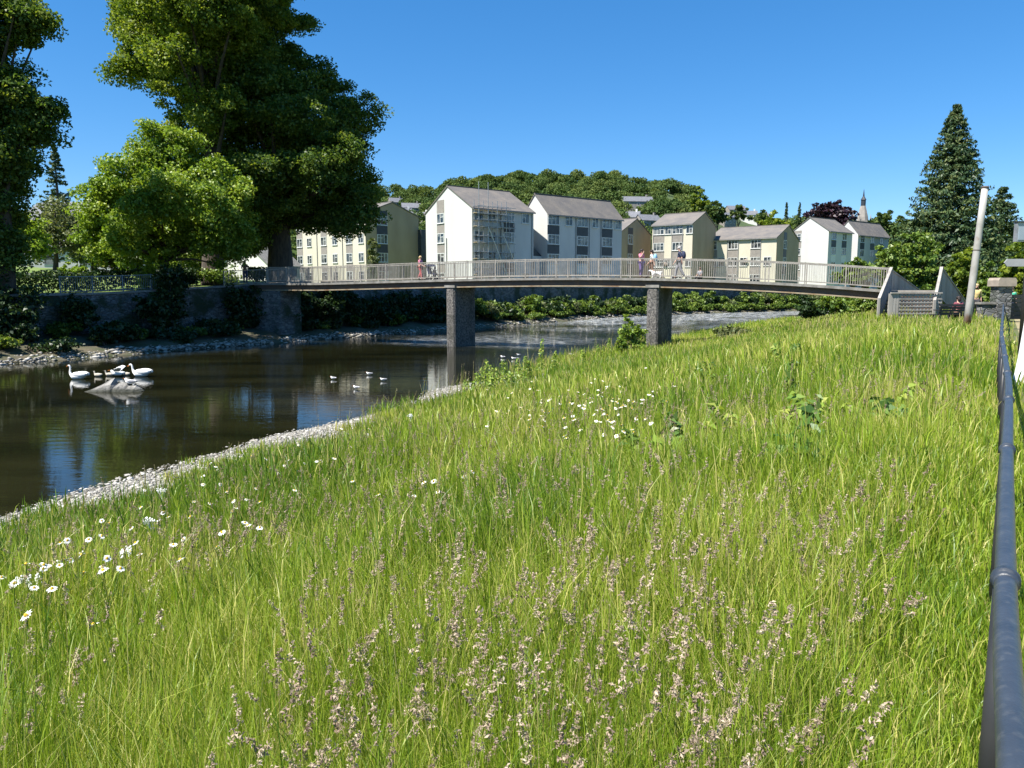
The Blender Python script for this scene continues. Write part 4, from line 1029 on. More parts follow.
for p, q in (((1.7, 1.5, 8.8), (5.0, 1.5, 2.2)), ((4.2, 1.5, 8.0), (7.6, 1.5, 2.0)), ((.1, 1.5, .0), (3.3, 1.5, 2.2))):
    MB(so_).tube([SPt(*p), SPt(*q)], .055, 6).build('brace', M['frame'], sc_)

# ------------------------------------------------------------------ church tower
CT = atY(858.5, 288, 290); CT.z = 0
ch = thing('church_tower', 'grey stone church tower with a small lantern and spire above the flats', 'church tower', CT)
st = simple('church_stone', (.30, .27, .24), (.22, .20, .18), .9, .6)
def oct_(c, r, z, n=8): return [(c.x + r * math.cos(math.pi / n + 2 * math.pi * k / n), c.y + r * math.sin(math.pi / n + 2 * math.pi * k / n), z) for k in range(n)]
zt = lambda v: atY(858, v, 290).z
MB(CT).prism([(CT.x - 2.4, CT.y - 2.4, 0), (CT.x + 2.4, CT.y - 2.4, 0), (CT.x + 2.4, CT.y + 2.4, 0), (CT.x - 2.4, CT.y + 2.4, 0)], (0, 0, zt(221))).build('tower', st, ch)
mb = MB(CT); mb.tube([Vector((CT.x, CT.y, zt(221))), Vector((CT.x, CT.y, zt(217))), Vector((CT.x, CT.y, zt(206)))], [2.2, 2.0, .95], 8); mb.build('spire_base', st, ch)
for k in range(4):
    x, y = (-1, 1)[k % 2] * 2.1, (-1, 1)[k // 2] * 2.1
    MB(CT).tube([Vector((CT.x + x, CT.y + y, zt(222))), Vector((CT.x + x, CT.y + y, zt(215)))], [.4, .05], 6).build('pinnacle', st, ch)
MB(CT).tube([Vector((CT.x, CT.y, zt(206))), Vector((CT.x, CT.y, zt(200)))], [.9, .9], 8).build('lantern', M['darkpanel'], ch)
mb = MB(CT); mb.tube([Vector((CT.x, CT.y, zt(200))), Vector((CT.x, CT.y, zt(196.5))), Vector((CT.x, CT.y, zt(189)))], [1.1, .35, .05], 8); mb.build('spire', M['darkpanel'], ch)
for k in range(3): MB(CT).box((CT.x - 1.2 + k * .9, CT.y - 2.46, zt(232)), (CT.x - .75 + k * .9, CT.y - 2.40, zt(225))).build('louvre', M['darkpanel'], ch)

# ------------------------------------------------------------------ houses on the hill and behind the park
def house(label, c, w, d, h, rh, rz, wall, roofm=None, chim=True, group=None):
    r = thing('house', label, 'house', c, rz, group)
    mb = MB(); mb.prism([(-w / 2, -d / 2, -2.5), (-w / 2, d / 2, -2.5), (-w / 2, d / 2, h), (-w / 2, 0, h + rh), (-w / 2, -d / 2, h)], (w, 0, 0)); mb.build('wall', wall, r)
    mb = MB()
    for sg in (-1, 1):
        mb.prism([(-w / 2 - .25, sg * (d / 2 + .35), h - .35 * rh / (d / 2) + .02), (-w / 2 - .25, 0, h + rh + .02), (-w / 2 - .25, 0, h + rh + .22), (-w / 2 - .25, sg * (d / 2 + .35), h - .35 * rh / (d / 2) + .18)], (w + .5, 0, 0))
    rf = mb.build('roof', roofm or M['roof'], r)
    if chim: MB().box((w * .3, -.4, h + rh * .5), (w * .3 + .8, .4, h + rh + 1.2)).build('chimney', wall, rf)
    for k in range(3):
        for z in (1.0, h - 1.8):
            x = -w / 2 + w * (k + .5) / 3
            f = MB().box((x - .6, -d / 2 - .05, z), (x + .6, -d / 2 - .004, z + 1.3)).build('window', M['frame'], r)
            MB().box((x - .5, -d / 2 - .07, z + .1), (x + .5, -d / 2 - .052, z + 1.2)).build('pane', M['glass'], f)
    return r
slate = simple('slate_roof', (.16, .165, .18), (.11, .115, .13), .7, 1.5)
stone2 = simple('lakeland_stone', (.30, .28, .25), (.22, .20, .18), .9, .8)
pale = simple('pale_cottage_render', (.72, .70, .64), (.64, .62, .56), .9, .6)
def hz(u, r):
    a = math.atan((u - 512) / 760); x, y = math.sin(a) * r, math.cos(a) * r
    return Vector((x, y, float(hillH(np.array(u - 512.), np.array(r)))))
def hill_at(u, v, lo=215, hi=520):
    """point of the hillside seen at pixel (u, v)"""
    for r in np.arange(lo, hi, 2.0):
        p = hz(u, r); k = atY(u, v, p.y).z
        if p.z >= k: return p
    return hz(u, hi)
hh = [(405, 219, 9, pale, 'white cottage low on the hillside just right of the tan gable', .3), (413, 213, 10, stone2, 'long slate-roofed house above the white cottage left of the scaffolding', .2), (423, 224, 8, pale, 'white house half hidden left of the scaffolded block', -.3), (398, 207, 8, stone2, 'grey house among trees above the tan gable end', .5),
      (634, 207, 16, stone2, 'broad stone house with a pale end high in the wood', .1), (627, 224, 10, pale, 'pale house just above the small tan gabled flats', -.4), (645, 228, 10, stone2, 'stone terrace end between the tan gable and the tall cream flats', .4),
      (731, 213, 12, stone2, 'stone villa on the wooded ridge above the lower cream flats', .2), (744, 219, 10, pale, 'grey-roofed house right of the stone villa on the ridge', -.2), (722, 222, 9, stone2, 'small slate house below the stone villa on the ridge', .5), (757, 221, 8, stone2, 'little stone house at the right end of the ridge houses', .0)]
for u, v, w_, m_, lb, rz in hh:
    p = hill_at(u, v + 4)
    house(lb, p, w_, 7, 4.6, 2.6, rz, m_, slate)
p = atY(262, 283, 118); house('cream bungalow with a pale gable glimpsed under the big trees', Vector((p.x, p.y, 2.3)), 9, 8, 2.8, 3.6, R(75), pale, M['concrete'], False)
p = atY(95, 270, 100); house('white house with a low wall behind the park trees on the left', Vector((p.x, p.y, 3.4)), 12, 8, 3.4, 3.0, R(12), M['white_wall'], slate)
p = atY(72, 225, 150); house('grey-roofed house high behind the park conifer', Vector((p.x, p.y, 6.5)), 14, 9, 8, 3.4, R(-10), pale, slate)
p = atY(45, 262, 115); house('pale cottage glimpsed between trunks at the far left of the park', Vector((p.x, p.y, 3.4)), 10, 7, 3, 2.6, R(5), pale, slate)
# ------------------------------------------------------------------ foliage
def unit(n):
    v = rng.normal(size=(n, 3)); return v / np.linalg.norm(v, axis=1, keepdims=True)

def leaves(P, size, out=None, outw=.5, upw=.35, aspect=.62, fold=.18):
    """one folded rhombic leaf per point"""
    n = len(P); nr = unit(n) * .9
    if out is not None: nr = nr + out * outw
    nr[:, 2] += upw
    nr /= np.linalg.norm(nr, axis=1, keepdims=True)
    a = np.cross(nr, unit(n)); a /= np.linalg.norm(a, axis=1, keepdims=True) + 1e-9
    b = np.cross(nr, a)
    s = (size * (.65 + .7 * rng.random(n)))[:, None] if not hasattr(size, '__len__') else np.asarray(size)[:, None]
    f = nr * s * fold
    V = np.stack([P + a * s * .5 - f, P + b * s * .5 * aspect + f * .6, P - a * s * .5 - f, P - b * s * .5 * aspect + f * .6], 1).reshape(-1, 3)
    F = np.arange(4 * n).reshape(n, 4)
    return V, F

def crown_points(lobes, nclump, per, clump_r, inner=.25):
    L = np.array(lobes, float)
    wgt = (L[:, 3] * L[:, 4] * L[:, 5]) ** .67; wgt /= wgt.sum()
    k = rng.choice(len(L), nclump, p=wgt)
    u = unit(nclump)
    rad = np.where(rng.random(nclump) < inner, rng.random(nclump) ** .5 * .8, .73 + .38 * rng.random(nclump) ** 1.2)
    rag = vnoise(np.arctan2(u[:, 1], u[:, 0]) * 1.7 + k * 5.3, u[:, 2] * 2.6 + k * 3.1, 61)
    rad = rad * (.74 + .52 * rag)
    c = L[k, :3] + u * L[k, 3:6] * rad[:, None]
    # clumps deep inside another lobe are not needed as surface; keep anyway for density
    P = np.repeat(c, per, 0); n = len(P)
    cr = clump_r * (.6 + .8 * rng.random(nclump)); cr = np.repeat(cr, per)[:, None]
    g = unit(n) * (rng.random(n) ** .45)[:, None] * cr; g[:, 2] *= .62
    out = np.repeat(u, per, 0)
    # each clump has its own leaf tone, each leaf a little of its own
    tone = np.repeat(rng.random(nclump), per) * .45 + rng.random(n) * .55
    return P + g, out, tone, c

def trunk_mb(mb, base, top, r, limbs, n=9):
    base, top = Vector(base), Vector(top)
    d = top - base; pts = []
    for i in range(7):
        f = i / 6; w = .02 * d.length
        pts.append(base + d * f + Vector((math.sin(f * 5 + r) * w * f, math.cos(f * 4) * w * f, 0)))
    mb.tube([pts[0] - Vector((0, 0, .4))] + pts, [r * 1.45] + [r * (1.2 - .92 * (i / 6) ** .8) if i else r * 1.25 for i in range(7)], n)
    for c in limbs:
        c = Vector(c); f = min(max((c.z - base.z) / max(d.z, .1) * .62 + random.uniform(-.06, .04), .22), .96)
        p = pts[0].lerp(pts[-1], f); i = min(int(f * 6), 5); p = pts[i].lerp(pts[i + 1], f * 6 - i)
        m = p.lerp(c, .5) + Vector((0, 0, .06 * (c - p).length))
        rr = r * (1.05 - f) * .42 + .02
        mb.tube([p, m, c], [rr, rr * .6, rr * .22], 5, cap=False)

def tree(name, label, base, tr, top, lobes, nclump, per, leaf, clump_r, mat, cat='tree', group=None, inner=.25, nlimb=40, upw=.35, bark='bark', outw=.5):
    base = Vector(base); root = thing(name, label, cat, base, 0, group)
    P, out, tone, c = crown_points(lobes, nclump, per, clump_r, inner)
    V, F = leaves(P, leaf, out, outw, upw)
    link('crown', np_mesh('crown', V - np.array(base), F, M[mat], tone), root)
    mb = MB(base); sel = c[rng.choice(len(c), min(nlimb, len(c)), replace=False)]
    trunk_mb(mb, base, top, tr, sel); mb.build('trunk', M[bark], root, smooth=True)
    return root

def lob(Y, items):
    out = []
    for it in items:
        u, v, ru, rv = it[:4]; dy = it[4] if len(it) > 4 else 0; p = atY(u, v, Y + dy); k = (Y + dy) / 760
        out.append((p.x, p.y, p.z, ru * k, (ru + rv) / 2 * k * (it[5] if len(it) > 5 else 1), rv * k))
    return out
# the two great trees left of the bridge
B1 = base_at(213, 62)
tree('lime_tree', 'tall dark broad tree left of its twin, bulging left over the pale maple', B1, .75, atY(206, -40, 62),
     lob(62, [(192, 22, 46, 40), (150, 50, 32, 26), (126, 72, 18, 13), (140, 20, 26, 22), (245, -15, 46, 40), (190, -60, 70, 50), (222, 72, 34, 34, 2), (178, 84, 24, 18, -1), (205, 130, 26, 34, 1), (238, 40, 26, 26), (236, 200, 36, 45, 1), (206, 6, 30, 26, -4), (172, 62, 22, 18, -5), (214, 108, 20, 18, -3), (232, 12, 20, 18, -4), (160, 5, 24, 20, -4)]),
     1250, 165, .225, .95, 'lime', nlimb=60, inner=.12)
B2 = base_at(281, 66)
tree('lime_tree', 'great dark spreading tree beside the left end of the footbridge', B2, .95, atY(268, 20, 66),
     lob(66, [(258, 30, 28, 34), (256, -25, 34, 36), (288, 18, 22, 14), (292, 78, 30, 26), (322, 100, 30, 24), (352, 117, 26, 17), (332, 140, 34, 26), (292, 150, 42, 34), (346, 176, 26, 22), (322, 186, 34, 24), (258, 140, 36, 44), (250, 205, 42, 38), (294, 204, 40, 22), (350, 202, 24, 18, -1), (232, 240, 30, 20), (190, 250, 28, 22, 2), (270, 92, 30, 34, -3), (280, 186, 34, 30, -4), (343, 230, 6, 12, -2), (374, 208, 9, 10, -1), (354, 220, 16, 13, -2), (328, 220, 12, 8, -2), (300, 116, 24, 18, -5), (318, 168, 26, 16, -6), (262, 172, 24, 20, -6), (340, 150, 20, 12, -5)]),
     1350, 165, .235, 1.0, 'darkleaf', nlimb=70, inner=.12)
B3 = base_at(163, 55)
tree('maple_tree', 'pale green rounded maple in sun below the great dark trees', B3, .32, atY(165, 150, 55),
     lob(55, [(165, 155, 30, 26), (140, 180, 34, 30), (205, 186, 36, 26), (185, 212, 44, 32), (118, 210, 30, 32), (102, 210, 20, 26), (150, 238, 40, 26), (212, 222, 32, 34), (97, 243, 14, 18), (172, 148, 22, 20), (128, 232, 26, 20, -3), (170, 190, 26, 20, -5), (208, 206, 20, 16, -5), (146, 208, 20, 16, -5), (230, 196, 16, 18, -1), (232, 236, 14, 20)]),
     900, 120, .21, .75, 'maple', nlimb=45, inner=.15)
BL_ = base_at(2, 44)
tree('lime_tree', 'dark tall tree cut off by the left edge of the photo', BL_, .6, atY(-10, -20, 44),
     lob(44, [(-10, 15, 34, 34), (18, 14, 24, 16), (38, 22, 13, 8), (10, 34, 14, 8), (-14, 80, 30, 44), (14, 100, 28, 26), (36, 118, 20, 16), (50, 108, 9, 9), (50, 132, 9, 8), (-20, 150, 50, 60), (-4, 165, 18, 26), (-24, 220, 40, 36), (-60, 80, 50, 70), (-16, -8, 30, 14), (6, 198, 12, 20), (2, 246, 18, 14), (-8, 262, 24, 12), (10, 176, 10, 12)]),
     900, 130, .20, .8, 'darkleaf', nlimb=50, inner=.15)
tree('lime_tree', 'sunlit small tree standing on the lawn at the far left', base_at(14, 66), .2, atY(14, 225, 66), lob(66, [(12, 232, 26, 16), (28, 244, 16, 12), (-5, 246, 18, 12)]), 120, 46, .3, .8, 'maple', nlimb=14)
tree('willow_tree', 'thin grey-green tree in the park left of the pale maple', base_at(57, 76), .22, atY(57, 205, 76), lob(76, [(55, 222, 22, 20), (68, 238, 22, 20), (44, 240, 16, 18), (80, 232, 14, 16)]), 150, 40, .3, .8, 'greyleaf', nlimb=20)
tree('park_tree', 'dark low tree in the shade behind the park lawn', base_at(95, 84), .3, atY(95, 230, 84), lob(84, [(108, 250, 26, 18), (132, 255, 24, 18), (80, 250, 12, 12)]), 150, 40, .4, .9, 'darkleaf', nlimb=20)

# conifers: whorled sprays that droop outwards
def conifer(label, base, H, r0, nb, spray, group=None, mat='conif', p=1.0, cat='conifer', per=46):
    """whorls of separate branches, each a fan of sprays drooping and lifting at the tip"""
    base = Vector(base); root = thing('conifer', label, cat, base, 0, group)
    h = np.clip(rng.random(nb) ** 1.2, .02, .985); a = rng.random(nb) * 2 * np.pi
    Lb = r0 * (1 - h) ** p * (.70 + .42 * rng.random(nb)) + .12
    k = np.repeat(np.arange(nb), per); n = len(k)
    f = .12 + .88 * rng.random(n) ** .7; L = Lb[k]; wdt = L * .30 * (1.05 - f) + .05 * L + .06
    rad = f * L; side = rng.normal(0, .55, n) * wdt
    z = h[k] * H - .20 * rad + .16 * rad * f ** 3 + .22 * (1 - h[k]) * 0 + rng.normal(0, .10, n) * (.4 + wdt)
    P = np.stack([np.cos(a[k]) * rad - np.sin(a[k]) * side, np.sin(a[k]) * rad + np.cos(a[k]) * side, z + .35], -1)
    out = np.stack([np.cos(a[k]), np.sin(a[k]), .3 + 0 * f], -1)
    V, F = leaves(P, spray * (.45 + .55 * (1 - h[k])) * (.55 + .8 * rng.random(n)), out, .7, .35, .42, .1)
    tone = np.clip(rng.random(nb)[k] * .45 + .55 * rng.random(n), 0, 1)
    link('crown', np_mesh('crown', V, F, M[mat], tone), root)
    MB().tube([(0, 0, -.3), (0, 0, H * .5), (0, 0, H * .99)], [r0 * .08 + .05, r0 * .045 + .03, .02], 8).build('trunk', M['bark'], root, smooth=True)
    return root
cb = atY(957, 108, 58); cb.z = 0; conifer('tall dark conical conifer behind the right end of the footbridge', cb, atY(957, 108, 58).z, 5.1, 900, .42, p=.86)
cb = atY(1003, 190, 68); cb.z = 0; conifer('grey-green conifer at the right edge behind the tall conical one', cb, atY(1003, 190, 68).z, 3.4, 330, .40, p=.7)
cb = atY(54, 146, 105); cb.z = gz(cb.x, cb.y); conifer('slim dark spruce beyond the park left of the pale maple', cb, atY(47, 146, 105).z - cb.z, 4.4, 240, .7, p=.95, per=30)
cb = base_at(783, 250, 1.0); conifer('slender distant spruce left of its pair above the flats', cb, atY(783, 206, 250).z, 3.0, 170, 1.3, per=24)
cb = base_at(796, 250, 1.0); conifer('slender distant spruce right of its pair near the copper beech', cb, atY(796, 205, 250).z, 3.2, 170, 1.3, per=24)

def roundtree(label, u, Y, v_top, v_bot, w, mat, n, leaf, cat='tree', name='broadleaf_tree', z=None, group=None, seed=0):
    """one uneven crown about w px wide between v_top and v_bot"""
    rs = random.Random(int(u * 7 + v_top)); it = []
    hgt = v_bot - v_top
    for k in range(9):
        it.append((u + rs.uniform(-.34, .34) * w, v_top + hgt * rs.uniform(.24, .82), w * rs.uniform(.16, .30), hgt * rs.uniform(.16, .27), rs.uniform(-.25, .25) * w * Y / 760))
    it.append((u + rs.uniform(-.08, .08) * w, v_top + hgt * .22, w * .2, hgt * .22)); it.append((u, v_top + hgt * .55, w * .32, hgt * .32))
    b = base_at(u, Y, z)
    return tree(name, label, b, max(.12, w * Y / 760 * .03), atY(u, v_top + hgt * .3, Y), lob(Y, it), max(30, n // 30), 30, leaf, w * Y / 760 * .085, mat, cat, group, nlimb=12)
roundtree('copper beech with dark purple leaves behind the white flats', 833, 215, 198, 250, 46, 'beech', 5200, .95, z=1)
roundtree('broad green tree just right of the church spire', 880, 200, 206, 270, 46, 'hillleaf', 4200, .9, z=1)
roundtree('olive green tree left of the tall conifer above the bridge end', 906, 170, 214, 275, 44, 'hillleaf', 3900, .8, z=1)
roundtree('dark round tree between the distant spruces and the copper beech', 809, 240, 206, 250, 22, 'hillleaf', 2000, .9, z=1)
roundtree('dark tree mass behind the roof of the lower cream flats', 773, 230, 212, 250, 42, 'lime', 3400, .9, z=1)
roundtree('small tree above the ridge houses at the end of the wood', 761, 260, 209, 235, 26, 'hillleaf', 1800, .9, z=4)
roundtree('rounded dark tree standing clear on the skyline right of the wood', 701, 330, 189, 222, 32, 'lime', 2600, 1.2, z=14)
roundtree('green tree below the lone skyline tree left of the stone villa', 717, 310, 200, 226, 26, 'hillleaf', 2000, 1.1, z=12)
roundtree('small rounded tree just above the stone villa on the ridge', 737, 330, 201, 220, 18, 'hillleaf', 1200, 1.1, z=20)
roundtree('rounded green maple before the tall conifer at the bridge end', 915, 50, 236, 312, 66, 'shrub', 9000, .28, z=0)
roundtree('leafy green tree at the foot of the tall conifer beside the white pole', 965, 52, 252, 322, 50, 'lime', 7000, .27, z=0)
roundtree('yellow-green bush behind the stone gate pillar', 992, 50, 262, 318, 44, 'shrub', 4600, .25, z=0, cat='bush', name='garden_bush')
roundtree('dark hedge bush at the right edge behind the finger sign', 1022, 46, 238, 316, 46, 'lime', 5600, .25, z=0, cat='bush', name='garden_bush')
roundtree('light green shrub seen through the bridge railing before the white flats', 852, 92, 258, 292, 40, 'shrub', 3000, .45, z=.5, cat='shrub', name='garden_shrub')
roundtree('light green shrub at the street end right of the white flats', 886, 88, 256, 294, 26, 'shrub', 2200, .42, z=.5, cat='shrub', name='garden_shrub')
roundtree('small olive tree against the tan gable end by the street', 373, 118, 236, 284, 20, 'greyleaf', 1500, .45, z=1.3)
roundtree('round sunlit bush on the lawn edge above the hedge', 76, 56, 262, 286, 30, 'maple', 1800, .24, cat='bush', name='garden_bush')

# wooded hillside (one far mass of crowns)
Vs, Fs, Ts = [], [], []; nv = 0
HQ = [(u_, w_, hill_at(u_, v_ + 4).xy.length) for (u_, v_, w_, *_q) in hh]
for i in range(3600):
    u = rng.uniform(-300, 735) if rng.random() < .82 else rng.uniform(735, 1300); r = rng.uniform(225, 545)
    if u > 735 and r < 300: continue
    p = hz(u, r)
    if u > 690 and u < 760 and r > 280: continue
    skip = False
    for (hu, hw, hr_) in HQ:
        if abs(u - hu) < hw * .9 and hr_ - 42 < r < hr_ + 6: skip = True
    if skip: continue
    R0 = rng.uniform(2.2, 7.2); nl = int(150 + 17 * R0 * R0 * .75)
    if u < 370 or u > 740: nl = int(nl * .55)
    k = rng.integers(3, 6); cs = unit(k) * np.array([R0 * .5, R0 * .5, R0 * .3]); cs = np.vstack([cs, [[0, 0, 0]]])
    j = rng.integers(0, k + 1, nl); uu = unit(nl); uu[:, 2] = np.abs(uu[:, 2]) * .95 - .25
    P = np.array([p.x, p.y, p.z + R0 * .75]) + cs[j] + uu * np.array([R0 * .62, R0 * .62, R0 * .58]) * (.72 + .4 * rng.random(nl))[:, None]
    V, F = leaves(P, (1.05 if u > 370 else 1.6), uu, .8, .25, .8, .1)
    Vs.append(V); Fs.append(F + nv); nv += len(V); Ts.append(np.clip(rng.random() * .6 + rng.random(nl) * .4, 0, 1))
o = link('hillside_wood', np_mesh('hillside_wood', np.concatenate(Vs), np.concatenate(Fs), M['hillleaf'], np.concatenate(Ts)))
tag(o, 'dense green wood covering the hill behind the flats', 'wood', kind='stuff')

# shrubs along the far bank, each its own thing
def shrub(label, x, y, z, w, h, n, leaf, mat, group=None, name='riverside_shrub', cat='shrub', lean=(0, 0)):
    o0 = Vector((x, y, z)); root = thing(name, label, cat, o0, 0, group)
    lobes = []
    for k in range(6):
        a = rng.uniform(0, 6.28); d = rng.uniform(.1, .55) * w
        lobes.append((math.cos(a) * d + lean[0] * rng.random(), math.sin(a) * d + lean[1] * rng.random(), h * rng.uniform(.3, .75), w * rng.uniform(.3, .5), w * rng.uniform(.3, .5), h * rng.uniform(.22, .36)))
    P, out, tone, c = crown_points(lobes, max(12, n // 24), 24, w * .24, .2)
    P[:, 2] = np.maximum(P[:, 2], -.3)
    V, F = leaves(P, leaf, out, .5, .4)
    link('foliage', np_mesh('foliage', V, F, M[mat], tone), root)
    mb = MB()
    for k in range(5):
        q = c[rng.integers(len(c))]; mb.tube([(0, 0, -.3), (q[0] * .5, q[1] * .5, q[2] * .6), tuple(q)], [.06, .04, .015], 5)
    mb.build('stem', M['bark'], root); return root
def sh_ts(t, ds, w, h, n, leaf, mat, label, group=None, **k):
    s = float(sF(t)) + ds; x, y = ts2xy(t, s); z = float(np.interp(ds, [-3, -.4, .3, 1.2, 5.8], [-3.4, -2.45, -2.12, -1.9, -.95])) if ds < 5.6 else float(zFar(t, s))
    return shrub(label, x, y, z, w, h, n, leaf, mat, group, **k)
kinds = [('shrub', 'bright leafy shrub on the sunny far bank below the street wall'), ('ivy', 'dark dense shrub on the far bank below the street wall'), ('greyleaf', 'dull grey-green shrub on the far bank below the street wall')]
t = 60.5; i = 0
while t < 150:
    w = rng.uniform(1.3, 2.3); kd = kinds[(0, 1, 0, 2, 0, 1)[i % 6]]
    big = rng.random() < .3
    sh_ts(t, rng.uniform(2.2, 3.6), w, rng.uniform(2.3, 2.9) if big else rng.uniform(1.3, 2.2), 1700, .3, kd[0], kd[1], 'shrubs along the sunny far bank'); i += 1
    if rng.random() < .45:
        sh_ts(t + .6, rng.uniform(1.0, 1.6), w * .6, rng.uniform(.6, 1.1), 600, .24, 'shrub', 'low green clump at the water edge of the sunny far bank', 'low clumps at the water edge')
    t += w * .85
t = 38.5; i = 0
while t < 60:
    w = rng.uniform(1.4, 2.2)
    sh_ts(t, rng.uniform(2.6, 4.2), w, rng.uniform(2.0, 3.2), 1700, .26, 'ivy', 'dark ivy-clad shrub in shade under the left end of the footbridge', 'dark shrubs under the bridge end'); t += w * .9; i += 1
for (t, ds, w, h, lb) in ((36.5, 3.9, 1.7, 3.7, 'dark ivy bush spilling over the wall at the bridge end'), (30.6, 4.2, 1.9, 4.2, 'large dark bush rising over the river wall between the two railings'), (29.3, 3.4, 1.4, 2.6, 'dark low bush on the shore left of the large wall bush'), (20.5, 4.3, 2.4, 2.9, 'dark bush hanging over the river wall at the left edge'), (17.5, 3.9, 2.4, 2.6, 'broad dark bush below the hedge at the far left'), (33.5, 2.2, 1.2, 1.1, 'low dark plant at the foot of the shaded wall'), (26.0, 2.4, 1.5, 1.2, 'low ivy clump at the foot of the wall below the blue-grey railing')):
    sh_ts(t, ds, w, h, 2600, .24, 'ivy', lb, cat='bush', name='riverside_bush')
t = 6.0; i = 0
while t < 62:
    sh_ts(t, rng.uniform(1.3, 4.4), rng.uniform(.9, 1.7), rng.uniform(.5, 1.3), 900, .2, ('ivy', 'ivy', 'darkleaf')[i % 3], 'low dark clump on the shaded shore below the stone wall', 'low clumps on the shaded shore'); t += rng.uniform(.9, 1.6); i += 1
t = 88.0
while t < 140:
    sh_ts(t, rng.uniform(.5, 1.6), rng.uniform(.9, 1.5), rng.uniform(.8, 1.5), 800, .26, 'shrub', 'low green clump at the water edge of the sunny far bank', 'low clumps at the water edge'); t += rng.uniform(1.2, 2.0)
for (t, ds, w, h, mt, lb) in ((35.5, 9.4, 1.6, 1.7, 'ivy', 'dark garden bush at the trunk of the left great tree'), (38.5, 9.6, 1.7, 1.5, 'shrub', 'mid green garden bush between the trunks of the two great trees'), (42.0, 9.2, 1.5, 1.6, 'ivy', 'dark garden bush at the trunk of the right great tree'), (45.5, 9.8, 1.5, 1.4, 'greyleaf', 'pale garden bush just right of the right great trunk'), (20.6, 5.9, 1.5, 2.0, 'ivy', 'dark bush hiding the trunk at the left edge'), (32.5, 8.6, 1.5, 1.4, 'shrub', 'green bush under the pale maple behind the railing')):
    sh_ts(t, ds, w, h, 1500, .22, mt, lb, cat='bush', name='garden_bush')
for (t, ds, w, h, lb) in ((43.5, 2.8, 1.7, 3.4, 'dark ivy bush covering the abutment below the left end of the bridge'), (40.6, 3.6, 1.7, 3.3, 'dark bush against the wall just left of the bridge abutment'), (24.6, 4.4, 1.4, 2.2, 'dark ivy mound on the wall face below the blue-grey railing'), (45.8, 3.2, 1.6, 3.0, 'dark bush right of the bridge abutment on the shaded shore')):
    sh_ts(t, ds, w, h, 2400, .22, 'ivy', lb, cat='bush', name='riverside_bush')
# hedge behind the left railing
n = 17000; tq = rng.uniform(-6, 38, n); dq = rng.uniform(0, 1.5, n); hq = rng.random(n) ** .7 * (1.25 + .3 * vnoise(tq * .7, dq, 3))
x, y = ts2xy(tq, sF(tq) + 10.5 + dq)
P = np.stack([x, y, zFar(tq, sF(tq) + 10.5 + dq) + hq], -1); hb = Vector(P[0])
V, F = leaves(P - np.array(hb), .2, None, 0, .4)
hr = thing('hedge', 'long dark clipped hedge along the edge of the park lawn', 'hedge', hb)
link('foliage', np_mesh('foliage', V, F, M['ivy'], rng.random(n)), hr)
mb = MB(hb)
for tk in np.arange(-5.5, 38, 1.5):
    x, y = ts2xy(tk, float(sF(tk)) + 11.2); z = float(zFar(tk, float(sF(tk)) + 11.2)); mb.tube([(x, y, z - .1), (x, y, z + .9)], [.05, .03], 5)
mb.build('stem', M['bark'], hr)

# near-bank bushes left of the bridge stairs and by the river
for (u, Y, w, h, mat, lb) in ((838, 60, 1.9, 2.3, 'shrub', 'large-leaved green bush below the bridge left of the lattice fence'), (868, 52, 1.7, 1.7, 'shrub', 'green bush close against the left end of the lattice fence'), (815, 64, 1.6, 2.1, 'ivy', 'dark bush at the end of the near bank under the bridge'), (633, 41, .95, 2.3, 'weed', 'upright yellow-green sapling bush just left of the right-hand bridge pier'), (622, 40, .5, 1.2, 'weed', 'small yellow-green plant at the foot of the sapling bush'), (735, 44, 1.3, 1.0, 'greyleaf', 'straggly brown-green thicket by the riffles right of the pier')):
    p = base_at(u, Y); shrub(lb, p.x, p.y, p.z, w, h, 1500, .16 if w < 1.5 else .28, mat, cat='bush', name='riverbank_bush')

# ------------------------------------------------------------------ meadow
def polar(n, r0, r1, p, az0=-47, az1=42):
    """radii with density ~ 1/r^p per area"""
    q = rng.random(n)
    r = r0 * (r1 / r0) ** q if abs(p - 2) < .01 else (r0 ** (2 - p) + q * (r1 ** (2 - p) - r0 ** (2 - p))) ** (1 / (2 - p))
    a = np.radians(rng.uniform(az0, az1, n))
    return r * np.sin(a), r * np.cos(a), r
def meadow_mask(x, y, jit=.06):
    t, s = xy2ts(x, y); e = sN(t); lim = np.interp(t, [0, 13, 18, 24, 32], [.825, .855, .885, .945, 1.0])
    q = s / e + (vnoise(t * .8, s * .8, 21) - .5) * .12 + (vnoise(t * 1.7, s * .5, 22) - .5) * np.interp(t, [20, 30], [.16, .0]) + (rng.random(len(t)) - .5) * jit * 1.6
    ok = (q < lim) & (s > -.10 - .45 * rng.random(len(t)) ** 2.5) & (t < 130)
    near_stairs = (s < 1.4) & (t > 43)
    return ok & ~near_stairs, t, s
